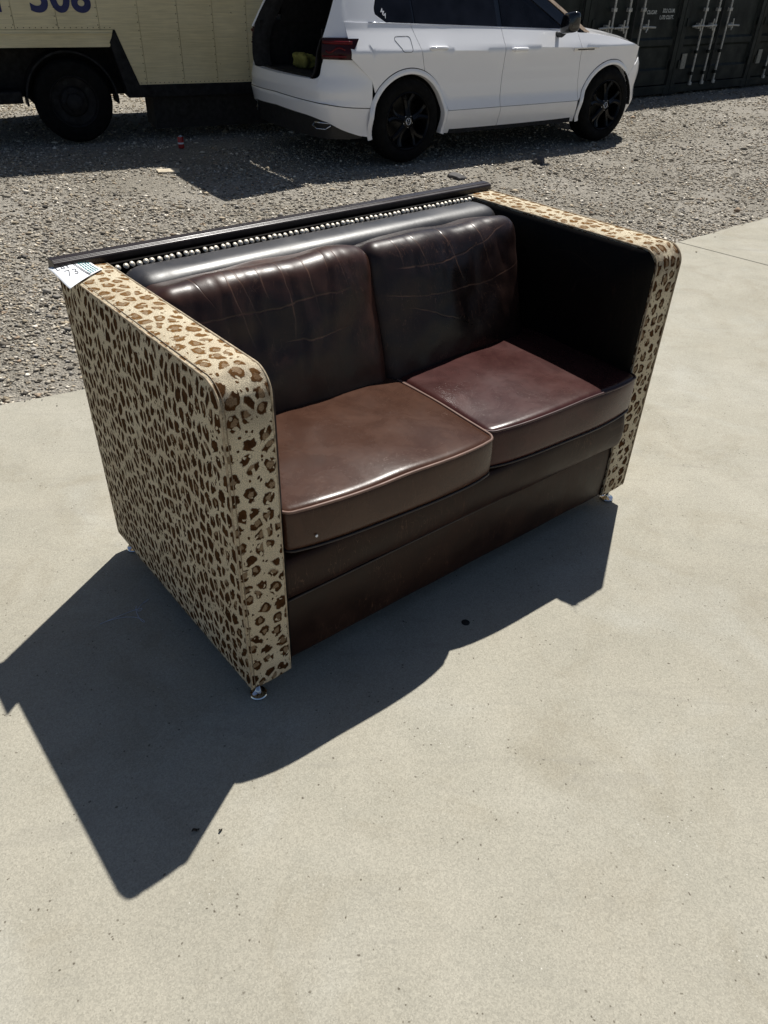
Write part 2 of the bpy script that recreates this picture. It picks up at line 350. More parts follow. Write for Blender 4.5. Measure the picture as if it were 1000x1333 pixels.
M['stencil'] = simple('white_stencil_paint', (.45,.47,.45), .7, var=.3, vscale=60); M['label_white'] = simple('white_sticker', (.7,.72,.76), .6, var=.05)
M['can_red'] = simple('red_can', (.35,.02,.02), .3, metal=.2); M['card'] = simple('weathered_card', (.5,.43,.32), .9)
M['cloth_yellow'] = simple('yellow_green_cloth', (.22,.21,.05), .9, vscale=9, var=.5); M['leaf_dark'] = simple('dead_leaf', (.03,.022,.015), .8); M['thread'] = simple('pale_thread', (.55,.58,.68), .8)
M['rock'] = simple('dark_rock', (.075,.07,.068), .9, bump=.5)

# ------------------------------------------------------------------ ground
def sheet(name, x0, x1, y0, y1, z, mat):
    return MB().add([(x0,y0,z),(x1,y0,z),(x1,y1,z),(x0,y1,z)], [(0,1,2,3)]).build(name, mat)
GZ = -0.022
tag(sheet('gravel_ground', -150, 150, -120, 300, GZ, M['dust']), kind='structure')
EDGE = [(-9.0, -1.5), (-5.0, 1.0), (-1.776, 3.012), (-1.458, 3.213), (2.25, 6.0), (3.251, 6.803), (7.2, 9.95), (13.0, 14.5)]
def edge_y(x): return tab(EDGE, x)
pave = empty('concrete_pavement', (0, 0, 0)); tag(pave, kind='structure')
def slab(poly):
    pts = []
    for i, a in enumerate(poly):
        b = poly[(i+1) % len(poly)]; L = math.hypot(b[0]-a[0], b[1]-a[1]); n = max(1, int(L/.06)) if a[2] else 1
        for k in range(n):
            t = k/n; x, y = lerp(a[0], b[0], t), lerp(a[1], b[1], t)
            if a[2]: w = noise.noise(Vector((x*3, y*3, 5)))*.018+noise.noise(Vector((x*14, y*14, 9)))*.007; x -= w*.6; y += w*.8
            pts.append((x, y))
    n = len(pts)
    mb = MB().add([(x, y, 0) for x, y in pts]+[(x, y, -.14) for x, y in pts], [tuple(range(n))]+[(i, (i+1) % n, (i+1) % n+n, i+n) for i in range(n)])
    return mb.build('slab', M['concrete'], pave, bevel=.006)
J = (2.22, 5.975); JD = (.699, -.715); g = .005
slab([(J[0]-g*.7, J[1]-g*.7, 0), (J[0]+JD[0]*9-g, J[1]+JD[1]*9-g, 0), (8.5, -6, 0), (-9, -6, 0), (-9.0, -1.5, 1), (-5.0, 1.0, 1), (-1.776, 3.012, 1), (-1.458, 3.213, 1)])
slab([(J[0]+g*.7, J[1]+g*.7, 1), (3.251, 6.803, 1), (7.2, 9.95, 1), (13, 14.5, 0), (17, 8, 0), (J[0]+JD[0]*9+g, J[1]+JD[1]*9+g, 0)])

# loose gravel, each stone a small faceted lump
def gravel():
    P = []
    bands = [(2.6, 4.6, 2900, .0060, .0165), (4.6, 6.6, 1900, .007, .018), (6.6, 9.2, 1250, .0075, .0175), (9.2, 12.5, 620, .009, .020), (12.5, 17.5, 260, .011, .025)]
    for y0, y1, dens, a, b in bands:
        xl = -.66*y1-.5; xr = .66*y1+1.0
        n = int(dens*(xr-xl)*(y1-y0))
        x = rng.uniform(xl, xr, n); y = rng.uniform(y0, y1, n)
        vis = np.abs(x) < .60*y+.75
        s = a+(b-a)*rng.power(.45, n)*1.0; s = np.where(rng.random(n) < .03, s*rng.uniform(1.4, 2.4, n), s)
        ey = np.interp(x, [e[0] for e in EDGE], [e[1] for e in EDGE])
        ed = y-ey
        pn = np.array([noise.noise(Vector((a_*.7, b_*1.1, 3)))+.5*noise.noise(Vector((a_*2.3, b_*2.3, 8))) for a_, b_ in zip(x, y)]); vis &= rng.random(n) < np.clip(.80+pn*1.1, .15, 1)
        ok = vis & (ed > .012+rng.normal(0, .012, n))
        P.append(np.stack([x, y, s], 1)[ok])
        # a few stones kicked onto the slab
        few = vis & (ed < 0) & (ed > -.5) & (rng.random(n) < .03*np.exp(ed*9)); q = np.stack([x, y, s*.6], 1)[few]; P.append(q)
    P = np.concatenate(P); n = len(P)
    oct_ = np.array([(1,0,0),(0,1,0),(-1,0,0),(0,-1,0),(0,0,1),(0,0,-1)], float)
    V = oct_[None]*rng.uniform(.65, 1.25, (n, 6, 1))+rng.normal(0, .16, (n, 6, 3))
    V[:, :, 2] *= rng.uniform(.3, .85, (n, 1)); V[:, :, 0] *= rng.uniform(.8, 1.45, (n, 1))
    a = rng.uniform(0, 2*np.pi, n); c, s = np.cos(a)[:, None], np.sin(a)[:, None]
    X = V[:, :, 0]*c-V[:, :, 1]*s; Y = V[:, :, 0]*s+V[:, :, 1]*c
    sz = P[:, 2][:, None]
    ey = np.interp(P[:, 0], [e[0] for e in EDGE], [e[1] for e in EDGE]); onslab = (P[:, 1] < ey+.0)
    z0 = np.where(onslab, .002, GZ)+P[:, 2]*rng.uniform(.05, .45, n)+np.where(onslab, P[:, 2]*.2, 0)
    W = np.stack([P[:, 0][:, None]+X*sz, P[:, 1][:, None]+Y*sz, z0[:, None]+V[:, :, 2]*sz], 2).reshape(-1, 3)
    tri = np.array([(0,1,4),(1,2,4),(2,3,4),(3,0,4),(1,0,5),(2,1,5),(3,2,5),(0,3,5)])
    T = (np.arange(n)[:, None, None]*6+tri[None]).reshape(-1, 3)
    me = bpy.data.meshes.new('gravel'); me.vertices.add(n*6); me.vertices.foreach_set('co', W.ravel().astype(np.float32))
    me.loops.add(n*24); me.loops.foreach_set('vertex_index', T.ravel().astype(np.int32))
    me.polygons.add(n*8); me.polygons.foreach_set('loop_start', np.arange(n*8, dtype=np.int32)*3); me.polygons.foreach_set('loop_total', np.full(n*8, 3, np.int32))
    pal = np.array([(.30,.275,.235), (.22,.20,.17), (.40,.375,.33), (.16,.145,.125), (.33,.285,.22), (.27,.26,.245), (.58,.55,.50), (.085,.08,.075), (.26,.20,.15)])
    w = np.array([.24,.17,.15,.12,.12,.11,.07,.04,.03]); idx = rng.choice(len(pal), n, p=w/w.sum())
    col = pal[idx]*rng.uniform(.75, 1.75, (n, 1))*np.array([1.04, 1.0, .93]); col = np.concatenate([col, np.ones((n, 1))], 1)
    at = me.attributes.new('tone', 'FLOAT_COLOR', 'POINT'); at.data.foreach_set('color', np.repeat(col, 6, 0).ravel().astype(np.float32))
    me.update(); me.validate(); me.materials.append(M['stone'])
    o = bpy.data.objects.new('gravel', me); COL.objects.link(o)
    tag(o, 'loose grey and tan gravel covering the yard behind the concrete', 'gravel', kind='stuff'); print('stones', n)
gravel()

# ------------------------------------------------------------------ sofa
SW, SD, SH, SL = 1.658, .889, .9855, .067
T_ARM = .125; XIN0, XIN1 = T_ARM, SW-.128
sofa = tag(empty('sofa', (-.3413, 1.3431, 0), .70448), 'two-seat dark brown leather sofa with leopard print arms on concrete', 'sofa')
def arm_profile(inset=0.0, r=.058, nseg=10):
    y0, y1, z0, z1 = inset, SD-inset, SL+inset, SH-inset; r = max(r-inset, .004); rb = max(.016-inset, .003)
    pts = []
    for k in range(5): a = math.pi*1.5-k*math.pi/8; pts.append((y0+rb+rb*math.cos(a), z0+rb+rb*math.sin(a)))     # front bottom
    for k in range(1, 12): pts.append((y0, lerp(z0+rb, z1-r, k/12)))
    for k in range(nseg+1): a = math.pi-k*math.pi/2/nseg; pts.append((y0+r+r*math.cos(a), z1-r+r*math.sin(a)))
    for k in range(1, 12): pts.append((lerp(y0+r, y1-.012, k/12), z1))
    for k in range(4): a = math.pi/2-k*math.pi/6; pts.append((y1-.012+.012*math.cos(a), z1-.012+.012*math.sin(a)))
    pts.append((y1, z0))
    return pts
def make_arm(x0, x1, outer_low):
    """box arm: plush cap faces (y,z) and a wrapped band; outer face swells a little"""
    t = x1-x0
    secs = [(0, .006), (.0015, .0022), (.005, 0), (t*.33, -.0025), (t*.66, -.0025), (t-.005, 0), (t-.0015, .0022), (t, .006)]
    prof = [arm_profile(i) for _, i in secs]; n = len(prof[0])
    s = [0.0]
    for i in range(1, n): a, b = prof[2][i-1], prof[2][i]; s.append(s[-1]+math.hypot(b[0]-a[0], b[1]-a[1]))
    bm = bmesh.new(); uvl = bm.loops.layers.uv.new('UVMap'); rows = []
    for (dx, ins), pr in zip(secs, prof):
        row = []
        for i, (y, z) in enumerate(pr):
            w = noise.noise(Vector((y*7+x0*3, z*7, dx*9)))*.0022+noise.noise(Vector((y*2.3+x0, z*2.3, dx*4+7)))*.0035
            row.append(bm.verts.new((x0+dx, y+w, z+w*.6)))
        rows.append(row)
    for a in range(len(rows)-1):
        for i in range(n):
            j = (i+1) % n
            f = bm.faces.new((rows[a][i], rows[a][j], rows[a+1][j], rows[a+1][i])); f.smooth = True; f.material_index = 1
            ss = [s[i], s[j] if j else s[i]+.8, s[j] if j else s[i]+.8, s[i]]
            for lp, sv, dx in zip(f.loops, ss, (secs[a][0], secs[a][0], secs[a+1][0], secs[a+1][0])): lp[uvl].uv = (dx+x0*7.3, sv)
    # caps: fan with inner rings, swelling outwards
    for row, sgn, x in ((rows[0], -1, x0), (rows[-1], 1, x1)):
        cy, cz = SD*.5, (SL+SH)*.5; prev = row
        for ring, (f_, bul) in enumerate(((.93, .0045), (.75, .009), (.5, .012), (.2, .013))):
            cur = [bm.verts.new((x+sgn*(bul+noise.noise(Vector((v.co.y*5, v.co.z*5, x)))*.002), cy+(v.co.y-cy)*f_, cz+(v.co.z-cz)*f_)) for v in row]
            for i in range(n):
                j = (i+1) % n; f = bm.faces.new((prev[i], prev[j], cur[j], cur[i])); f.smooth = True; f.material_index = 0
            prev = cur
        f = bm.faces.new(prev); f.smooth = True; f.material_index = 0
    for f in bm.faces:
        if f.material_index == 0:
            for lp in f.loops: lp[uvl].uv = (lp.vert.co.y+x0, lp.vert.co.z)
    bmesh.ops.recalc_face_normals(bm, faces=bm.faces[:])
    me = bpy.data.meshes.new('arm'); bm.to_mesh(me); bm.free()
    me.materials.append(M['leo_side']); me.materials.append(M['leo_band']); me.set_sharp_from_angle(angle=R(50))
    o = bpy.data.objects.new('arm', me); COL.objects.link(o); o.parent = sofa
    o['label'] = 'leopard print box arm'
    pr = arm_profile(0.0015)[2:-2]
    for x in (x0+.001, x1-.001):
        mb = MB(); mb.tube([(x, y, z) for y, z in pr], .0030, 6); mb.build('piping', M['leo_pipe'], o, smooth=180)
    pr = arm_profile(-.0022)[3:-2]; xs = x0+.009 if x0 < .5 else x1-.009
    MB().tube([(xs, y+noise.noise(Vector((y*2.3+x0, z*2.3, (xs-x0)*4+7)))*.0035+noise.noise(Vector((y*7+x0*3, z*7, (xs-x0)*9)))*.0022, z) for y, z in pr], .0011, 5).build('seam', M['seam'], o, smooth=180)
    return o
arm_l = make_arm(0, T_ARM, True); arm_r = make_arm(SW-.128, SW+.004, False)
# black leather inner arm panels
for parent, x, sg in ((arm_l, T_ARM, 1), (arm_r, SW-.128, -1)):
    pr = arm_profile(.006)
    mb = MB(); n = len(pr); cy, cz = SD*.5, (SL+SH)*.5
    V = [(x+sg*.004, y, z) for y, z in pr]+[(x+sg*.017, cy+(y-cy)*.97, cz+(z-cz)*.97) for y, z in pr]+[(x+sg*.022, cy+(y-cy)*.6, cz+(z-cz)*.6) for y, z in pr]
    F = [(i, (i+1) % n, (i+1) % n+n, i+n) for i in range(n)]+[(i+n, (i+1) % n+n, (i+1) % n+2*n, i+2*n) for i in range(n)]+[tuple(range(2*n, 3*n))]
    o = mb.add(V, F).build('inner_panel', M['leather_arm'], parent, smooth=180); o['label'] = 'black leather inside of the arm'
# frayed threads at the worn corner of the far arm
mb = MB()
for k in range(16):
    b = Vector((SW-.128+random.uniform(-.004, .02), random.uniform(.004, .06), SH-random.uniform(.0, .05))); d = Vector((random.gauss(-.4, .5), random.gauss(-.5, .5), random.gauss(.3, .6))).normalized()*random.uniform(.01, .028)
    mb.tube([b, b+d*.5+Vector((0, 0, .002)), b+d+Vector((random.gauss(0, .004), 0, -.004))], .0008, 4)
o = mb.build('frayed_thread', M['leo_pipe'], arm_r); o['kind'] = 'stuff'

def cushion_mesh(half, r, n, deform):
    hx, hy, hz = half; nx, ny, nz = n; idx = {}; V = []; F = []
    def P(i, j, k):
        key = (i, j, k)
        if key in idx: return idx[key]
        a = Vector((hx*math.sin(math.pi/2*(2*i/nx-1)), hy*math.sin(math.pi/2*(2*j/ny-1)), hz*math.sin(math.pi/2*(2*k/nz-1))))
        q = Vector((max(-(hx-r), min(hx-r, a.x)), max(-(hy-r), min(hy-r, a.y)), max(-(hz-r), min(hz-r, a.z)))); d = a-q
        if d.length > 1e-9: a = q+d.normalized()*r
        idx[key] = len(V); V.append(deform(a)); return idx[key]
    for i in range(nx):
        for j in range(ny):
            for k, fl in ((0, 1), (nz, 0)):
                q = (P(i,j,k), P(i+1,j,k), P(i+1,j+1,k), P(i,j+1,k)); F.append(q[::-1] if fl else q)
    for i in range(nx):
        for k in range(nz):
            for j, fl in ((0, 0), (ny, 1)):
                q = (P(i,j,k), P(i+1,j,k), P(i+1,j,k+1), P(i,j,k+1)); F.append(q[::-1] if fl else q)
    for j in range(ny):
        for k in range(nz):
            for i, fl in ((0, 1), (nx, 0)):
                q = (P(i,j,k), P(i,j+1,k), P(i,j+1,k+1), P(i,j,k+1)); F.append(q[::-1] if fl else q)
    mb = MB(); mb.add(V, F); return mb
def seat(x0, x1, yl, yr, zb, zt, seed, label, tilt=0.0, mat=None):
    hx, hy, hz = (x1-x0)/2, .335, (zt-zb)/2; c = Vector(((x0+x1)/2, 0, (zb+zt)/2))
    def dfm(a):
        u, v = a.x/hx, a.y/hy; top = max(0, a.z/hz)
        z = a.z+top*.016*(1-u*u)**.8*(1-v*v)**.8 if abs(u) < 1 and abs(v) < 1 else a.z
        z += top*noise.noise(Vector((a.x*6+seed, a.y*6, 0)))*.004-.010*top*(abs(u)*abs(v))**2
        w = noise.noise(Vector((a.x*5, a.z*10, seed)))*.004
        bow = (.030*(1-u**4)+.006*(1-abs(a.z/hz)**2))*max(0, (-v-.4)/.6) if abs(u) < 1 else 0
        yf = lerp(yl, yr, (u+1)/2)
        return (c.x+a.x, yf+hy+a.y+w-bow, c.z+z-tilt*u)
    o = cushion_mesh((hx, hy, hz), .017, (34, 34, 10), dfm).build('seat_cushion', mat or M['leather_seat'], sofa, smooth=180); o['label'] = label
    for zz, mat in ((hz-.004, M['pipe_pale'] if mat is None else M['pipe_mid']), (-hz+.006, M['pipe_dark'])):
        path = []; rr = .024; ex, ey = hx+.001, hy+.001
        for cx_, cy_, a0 in ((ex-rr, ey-rr, 0), (-ex+rr, ey-rr, 90), (-ex+rr, -ey+rr, 180), (ex-rr, -ey+rr, 270)):
            for k in range(5): a = R(a0+k*22.5); path.append(Vector((cx_+rr*math.cos(a), cy_+rr*math.sin(a), zz)))
        full = []
        for i, p_ in enumerate(path):
            q = path[(i+1) % len(path)]; m = max(1, int((q-p_).length/.04)); full += [p_.lerp(q, k/m) for k in range(m)]
        MB().tube([dfm(Vector((p_.x, p_.y, p_.z*.999))) for p_ in full], .0042, 6, closed=True).build('piping', mat, o, smooth=180)
    return o
seat(.138, .842, .012, -.018, .466, .604, 1.0, 'seat cushion by the near arm with pale worn piping', .010)
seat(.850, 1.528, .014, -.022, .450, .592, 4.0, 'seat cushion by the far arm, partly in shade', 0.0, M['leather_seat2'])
fk = MB(); fk.lathe([(.0001, -.0012), (.0035, -.0008), (.0042, 0)], (0, 0, 0), 'y', 9)
fo = fk.build('paint_fleck', M['paper'], sofa); fo.location = (.214, -.0185, .517); fo['label'] = 'tiny white paint fleck on the seat front'
def back_cushion(x0, x1, seed, folds, mat, label, top=.990):
    hx, hz, hy = (x1-x0)/2, .255, .095; c = Vector(((x0+x1)/2, .560, top-hz)); lean = R(15)
    def dfm(a):
        u, w_ = a.x/hx, a.z/hz; y = a.y
        p_ = (1-abs(u)**3)*(1-abs(w_)**3) if abs(u) < 1 and abs(w_) < 1 else 0
        s_ = a.y/hy
        y += s_*.024*max(p_, 0)
        if s_ < .3:
            for fx, sl, dep, wd, z0_ in folds:
                d = a.x-(fx+sl*(a.z-.1)+.012*math.sin(a.z*14+fx*30)); m = max(0, min(1, (a.z-z0_)/.12))
                y += .35*dep*math.exp(-(d/(wd*.75))**2)*m-dep*.2*math.exp(-((d-wd*2.1)/(wd*1.6))**2)*m
            y += noise.noise(Vector((a.x*7+seed, a.z*7, seed)))*.007+noise.noise(Vector((a.x*19+seed, a.z*19, seed)))*.0025
        z = a.z+(.012*noise.noise(Vector((a.x*6, a.y*8, seed*2))) if w_ > .3 else 0)-(.006*abs(u)**4 if w_ > 0 else 0)
        x = a.x-(.006*abs(w_)**3*(1 if a.x > 0 else -1) if abs(u) > .5 else 0)
        return (c.x+x, c.y+y*math.cos(lean)+z*math.sin(lean), c.z+z*math.cos(lean)-y*math.sin(lean))
    o = cushion_mesh((hx, hy, hz), .050, (84, 18, 50), dfm).build('back_cushion', mat, sofa, smooth=180); o['label'] = label
    return o
back_cushion(.120, .826, 2.0, [(-.19,.10,.010,.012,-.10), (-.09,.06,.011,.010,-.05), (.03,.08,.012,.011,-.15), (.15,.04,.008,.010,-.02), (-.28,.12,.006,.014,0), (.25,.02,.006,.012,.02)], M['leather_back'], 'creased back cushion by the near arm')
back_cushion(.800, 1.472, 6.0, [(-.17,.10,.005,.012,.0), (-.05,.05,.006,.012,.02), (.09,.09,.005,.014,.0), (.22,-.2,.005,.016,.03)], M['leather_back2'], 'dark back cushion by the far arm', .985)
# upholstered frame below and behind
def soft_box(name, x0, x1, y0, y1, z0, z1, r, mat, n=(30, 6, 10), amp=.003, seed=0, yskew=0.0, bow=0.0):
    c = Vector(((x0+x1)/2, (y0+y1)/2, (z0+z1)/2)); h = ((x1-x0)/2, (y1-y0)/2, (z1-z0)/2)
    def dfm(a):
        w = noise.noise(Vector((a.x*6+seed, a.z*12, seed)))*amp
        b = bow*(1-(a.z/h[2])**2) if a.y < 0 else 0
        return (c.x+a.x, c.y+a.y+w-b+yskew*a.x/h[0]*(a.y < 0), c.z+a.z)
    return cushion_mesh(h, r, n, dfm).build(name, mat, sofa, smooth=180)
soft_box('front_rail', XIN0+.004, XIN1-.002, .002, .30, .302, .447, .022, M['leather_base'], (40, 6, 12), .004, 3, -.022, .012)
ap = soft_box('apron', XIN0+.003, XIN1-.003, .022, .12, .072, .300, .010, M['leather_base'], (40, 4, 12), .003, 8, -.012, .006); ap['label'] = 'worn lower front panel'
MB().tube([(lerp(XIN0+.006, XIN1-.006, k/30), lerp(.028, .004, k/30)-.002, .301) for k in range(31)], .004, 6).build('piping', M['pipe_dark'], ap, smooth=180)
soft_box('seat_deck', XIN0+.02, XIN1-.02, .06, .80, .10, .445, .01, M['leather_arm'], (6, 6, 4), 0)
soft_box('backrest', XIN0+.003, XIN1-.003, .70, .872, .08, .925, .02, M['leather_arm'], (12, 6, 12), 0)
roll = soft_box('back_roll', XIN0+.003, XIN1-.003, .655, .822, .830, .986, .060, M['leather_roll'], (40, 12, 12), .004, 5); roll['label'] = 'smooth padded leather roll along the top of the back'
soft_box('back_panel', .006, SW-.006, .868, .884, SL+.01, .984, .005, M['leather_base'], (8, 3, 8), 0)
# moulded wooden rail across the top
RP = [(.848, .9885), (.848, 1.004), (.852, 1.0085), (.860, 1.0095), (.862, 1.0125), (.892, 1.0125), (.898, 1.008), (.898, .9885)]
mb = MB(); n = len(RP); x0, x1 = -.016, 1.655
V = [(x0, y, z) for y, z in RP]+[(x1, y, z) for y, z in RP]
mb.add(V, [tuple(range(n)), tuple(range(2*n-1, n-1, -1))]+[(i, i+n, (i+1) % n+n, (i+1) % n) for i in range(n)])
o = mb.build('top_rail', M['rail_wood'], sofa, bevel=.0015); o['label'] = 'dark stained wooden moulding along the top of the back'
# nail-head trim
nm = MB(); nm.lathe([(.0003, .0042), (.0036, .0034), (.0066, .0019), (.0084, .0)], (0, 0, 0), 'y', 10)
nm.v = [(x, -y, z) for x, y, z in nm.v]
ndo = nm.build('nail_head', M['nail'], sofa, smooth=180); nme = ndo.data
N_NAIL = 70
strip = MB(); strip.box(XIN0-.01, XIN1+.012, .826, .838, .955, .986); st = strip.build('nail_strip', M['leather_arm'], sofa)
for k in range(N_NAIL):
    o = ndo if k == 0 else ndo.copy()
    if k: COL.objects.link(o)
    o.parent = sofa; o.location = (lerp(XIN0+.0, XIN1+.004, k/(N_NAIL-1))+random.uniform(-.003, .003), .8155+random.uniform(-.001, .001), .979+random.uniform(-.002, .002)); o.rotation_euler = (-.75, random.uniform(-.3, .3), 0)
# chrome feet
for x, y in ((.034, .034), (SW-.034, .034), (.034, SD-.034), (SW-.034, SD-.034)):
    mb = MB(); mb.lathe([(.0001, 0), (.020, 0), (.0245, .003), (.0255, .007), (.0235, .010), (.012, .0125), (.0075, .016), (.0075, .05), (.010, .054), (.010, .075)], (x, y, .0005), 'z', 28)
    lg = mb.build('leg', M['chrome'], sofa, smooth=35)
    MB().lathe([(.0001, -.0005), (.0215, -.0005), (.0215, .003), (.0001, .003)], (x, y, .0005), 'z', 20).build('glide', M['black_plastic'], lg)

# paper lot tag on the near arm
tg = tag(empty('paper_tag', (-.3413, 1.3431, 0), .70448), 'white paper tag with handwriting and teal print on the sofa arm', 'paper tag')
A, B, C_, D_ = Vector((-.028, .868, .9925)), Vector((-.036, .690, .985)), Vector((.088, .782, .9945)), Vector((.078, .880, .9905))
def paper(u, v):
    p_ = A.lerp(D_, u).lerp(B.lerp(C_, u), v)
    over = max(0, -p_.x-.004); return (p_.x, p_.y, .9925+.003*math.sin(u*3)+.002*math.sin(v*5+u)-over*over*.8+.004*(1-v)*0)
o = MB().grid(paper, 14, 14).build('sheet', M['paper'], tg, smooth=180, solid=-.0005)
def on_paper(u, v, lift=.0012): q = paper(u, v); return Vector((q[0], q[1], q[2]+lift))
# pen strokes: LOT 73
def strokes(name, lines, r, mat):
    mb = MB()
    for ln in lines:
        pts = []
        for (a, b), (c, d) in zip(ln[:-1], ln[1:]): pts += [on_paper(lerp(a, c, k/4), lerp(b, d, k/4)) for k in range(4)]
        pts.append(on_paper(*ln[-1])); mb.tube(pts, r, 4)
    return mb.build(name, mat, tg)
def glyph(ch, o_, ex_, ey_):
    G = {'L': [[(0,1),(0,0),(.6,0)]], 'O': [[(.35,1),(.05,.7),(.05,.3),(.35,0),(.65,.3),(.65,.7),(.35,1)]], 'T': [[(0,1),(.7,1)],[(.35,1),(.35,0)]],
         '7': [[(0,1),(.65,1),(.25,0)]], '3': [[(.05,.95),(.5,1),(.6,.75),(.25,.52),(.6,.35),(.5,.02),(.02,.08)]]}[ch]
    return [[(o_[0]+ex_[0]*x+ey_[0]*y, o_[1]+ex_[1]*x+ey_[1]*y) for x, y in ln] for ln in G]
L_ = []
for i, ch in enumerate('LOT'): L_ += glyph(ch, (.12+.115*i, .26+.03*i), (.11, .03), (.02, -.14))
for i, ch in enumerate('73'): L_ += glyph(ch, (.20+.17*i, .62+.04*i), (.17, .04), (.03, -.22))
strokes('handwriting', L_, .0011, M['ink'])
strokes('rule_line', [[(.56, .02), (.62, .98)], [(.60, .02), (.655, .98)]], .0009, M['ink'])
tl = []
for r_ in range(4):
    for q in range(7):
        v0 = .08+q*.125; u0 = .69+r_*.07
        tl.append([(u0, v0), (u0+.03, v0+.03), (u0, v0+.06), (u0+.03, v0+.085)])
strokes('printed_text', tl, .0011, M['teal'])

# ------------------------------------------------------------------ white SUV (x forward, y inward from the near side, z up)
CW = 1.96
car = tag(empty('white_car', (.1337, 8.5275, 0), .60378), 'white SUV with its tailgate open, parked on gravel behind the sofa', 'car')
PLAN = [(-.95,.26),(-.86,.135),(-.75,.07),(-.55,.028),(-.25,.008),(.3,0),(1.2,-.003),(2.2,0),(2.7,.008),(3.05,.03),(3.3,.075),(3.5,.15),(3.62,.23)]
SECT = [(.22,.075),(.30,.045),(.40,.012),(.462,0),(.475,.002),(.56,.026),(.70,.028),(.85,.018),(.96,.006),(1.0,0.0),(1.012,.004),(1.06,.036),(1.12,.075),(1.18,.113),(1.26,.15)]
def ysurf(x, z): return smooth_tab(PLAN, x)+tab(SECT, z)
def belt(x): return 1.222-.030*x
AR = .492
def arch(x, r=AR):
    z = -9
    for hx in (0.0, 2.9):
        d = x-hx
        if abs(d) < r: z = max(z, .375+math.sqrt(r*r-d*d))
    return z
ftop = lambda x: tab([(2.0,1.16),(2.3,1.135),(2.7,1.105),(3.0,1.065),(3.25,1.015),(3.45,.965)], x)
def both(fn):
    """build a part on the near side and its mirror on the far side"""
    return [fn(False), fn(True)]
def my(y, far): return CW-y if far else y
def panel(name, xa, xb, zl, zh, nu, nv, far, mat, off=0.0, thick=.012, parent=None):
    def fn(u, v):
        z = .8
        for _ in range(4):
            x = lerp(xa(z) if callable(xa) else xa, xb(z) if callable(xb) else xb, u)
            z = lerp(zl(x), zh(x), v)
        return (x, my(ysurf(x, z)+off, far), z)
    mb = MB(); mb.grid(fn, nu, nv, flip=far)
    return mb.build(name, mat, parent or car, smooth=32, solid=thick, fix=False)
G = .0035
def ease(f): return f
def rear_quarter(far):
    zl = lambda x: max(arch(x)+.003, lerp(.950, .70, (x+.62)/.30)-.03 if x < -.436 else 0, .60)
    return panel('rear_quarter', -.665, lambda z: .06+(1.2-z)*.3-G, zl, lambda x: belt(x)+.0, 30, 22, far, M['white'])
both(rear_quarter)
def rear_door(far):
    d = panel('rear_door', lambda z: .06+(1.2-z)*.3+G, 1.200-G, lambda x: max(.470, arch(x)+.003), belt, 34, 22, far, M['white'])
    l = panel('lower_trim', .492, 1.212-G, lambda x: .245, lambda x: .464, 14, 8, far, M['white'], parent=d)
    h = MB()
    for hx, hz in ((.325, 1.028),):
        hand(h, hx, hz, far)
    h.build('handle', M['white'], d, smooth=50); return d
def hand(mb, hx, hz, far):
    n = 12; pts = []; rr = []
    for k in range(n+1):
        u = k/n; x = hx-.105+.21*u; out = .046*math.sin(math.pi*min(1, max(0, u)))**.45
        pts.append((x, my(ysurf(x, hz)-out+.006, far), hz+.004*math.sin(math.pi*u))); rr.append(.019 if 0 < k < n else .010)
    mb.tube(pts, rr, 8)
def front_door(far):
    d = panel('front_door', 1.200+G, lambda z: 2.31+(1.1-z)*.13-G, lambda x: .470, belt, 32, 22, far, M['white'])
    panel('lower_trim', 1.212+G, lambda z: 2.31+(1.1-z)*.13-G, lambda x: .245, lambda x: .464, 14, 8, far, M['white'], parent=d)
    h = MB(); hand(h, 1.395, .998, far); h.build('handle', M['white'], d, smooth=50); return d
both(rear_door); both(front_door)
both(lambda far: panel('front_fender', lambda z: 2.31+(1.1-z)*.13+G, 3.40, lambda x: max(.470 if x < 2.9 else .70, arch(x)+.003), lambda x: min(ftop(x), belt(x)), 34, 20, far, M['white']))
def flap_seam():
    pts = []
    for cx_, cz_, a0 in ((-.015, 1.100, 90), (-.015, 1.03, 0), (-.085, 1.03, -90), (-.145, 1.100, 180)):
        for q in range(4): a_ = R(a0-q*30); x = cx_+.028*math.cos(a_); z = cz_+.028*math.sin(a_); pts.append((x, ysurf(x, z)+.001, z))
    full = []
    for p_, q in zip(pts, pts[1:]+pts[:1]): full += [Vector(p_).lerp(Vector(q), t/4) for t in range(4)]
    full = [(p_.x, ysurf(p_.x, p_.z)+.001, p_.z) for p_ in full]
    return MB().tube(full, .0032, 5, closed=True).build('fuel_flap_seam', M['black_plastic'], car, smooth=180)
flap_seam()
# wheel arch mouldings
def arch_trim(hx, a0, a1, far):
    def fn(u, v):
        a = R(lerp(a0, a1, u)); r = tab([(0, .444), (.18, .450), (.85, .482), (1, .488)], v)
        x = hx+r*math.cos(a); z = max(.375+r*math.sin(a), .24)
        return (x, my(ysurf(x, max(z, .3))-.010*math.sin(math.pi*min(1, v*1.1+.1))+(.05 if v == 0 else 0), far), z)
    return MB().grid(fn, 40, 7, flip=not far).build('arch_moulding', M['white'], car, smooth=50, solid=.01, fix=False)
for far in (False, True): arch_trim(0, 196, -16, far); arch_trim(2.9, 196, -8, far)
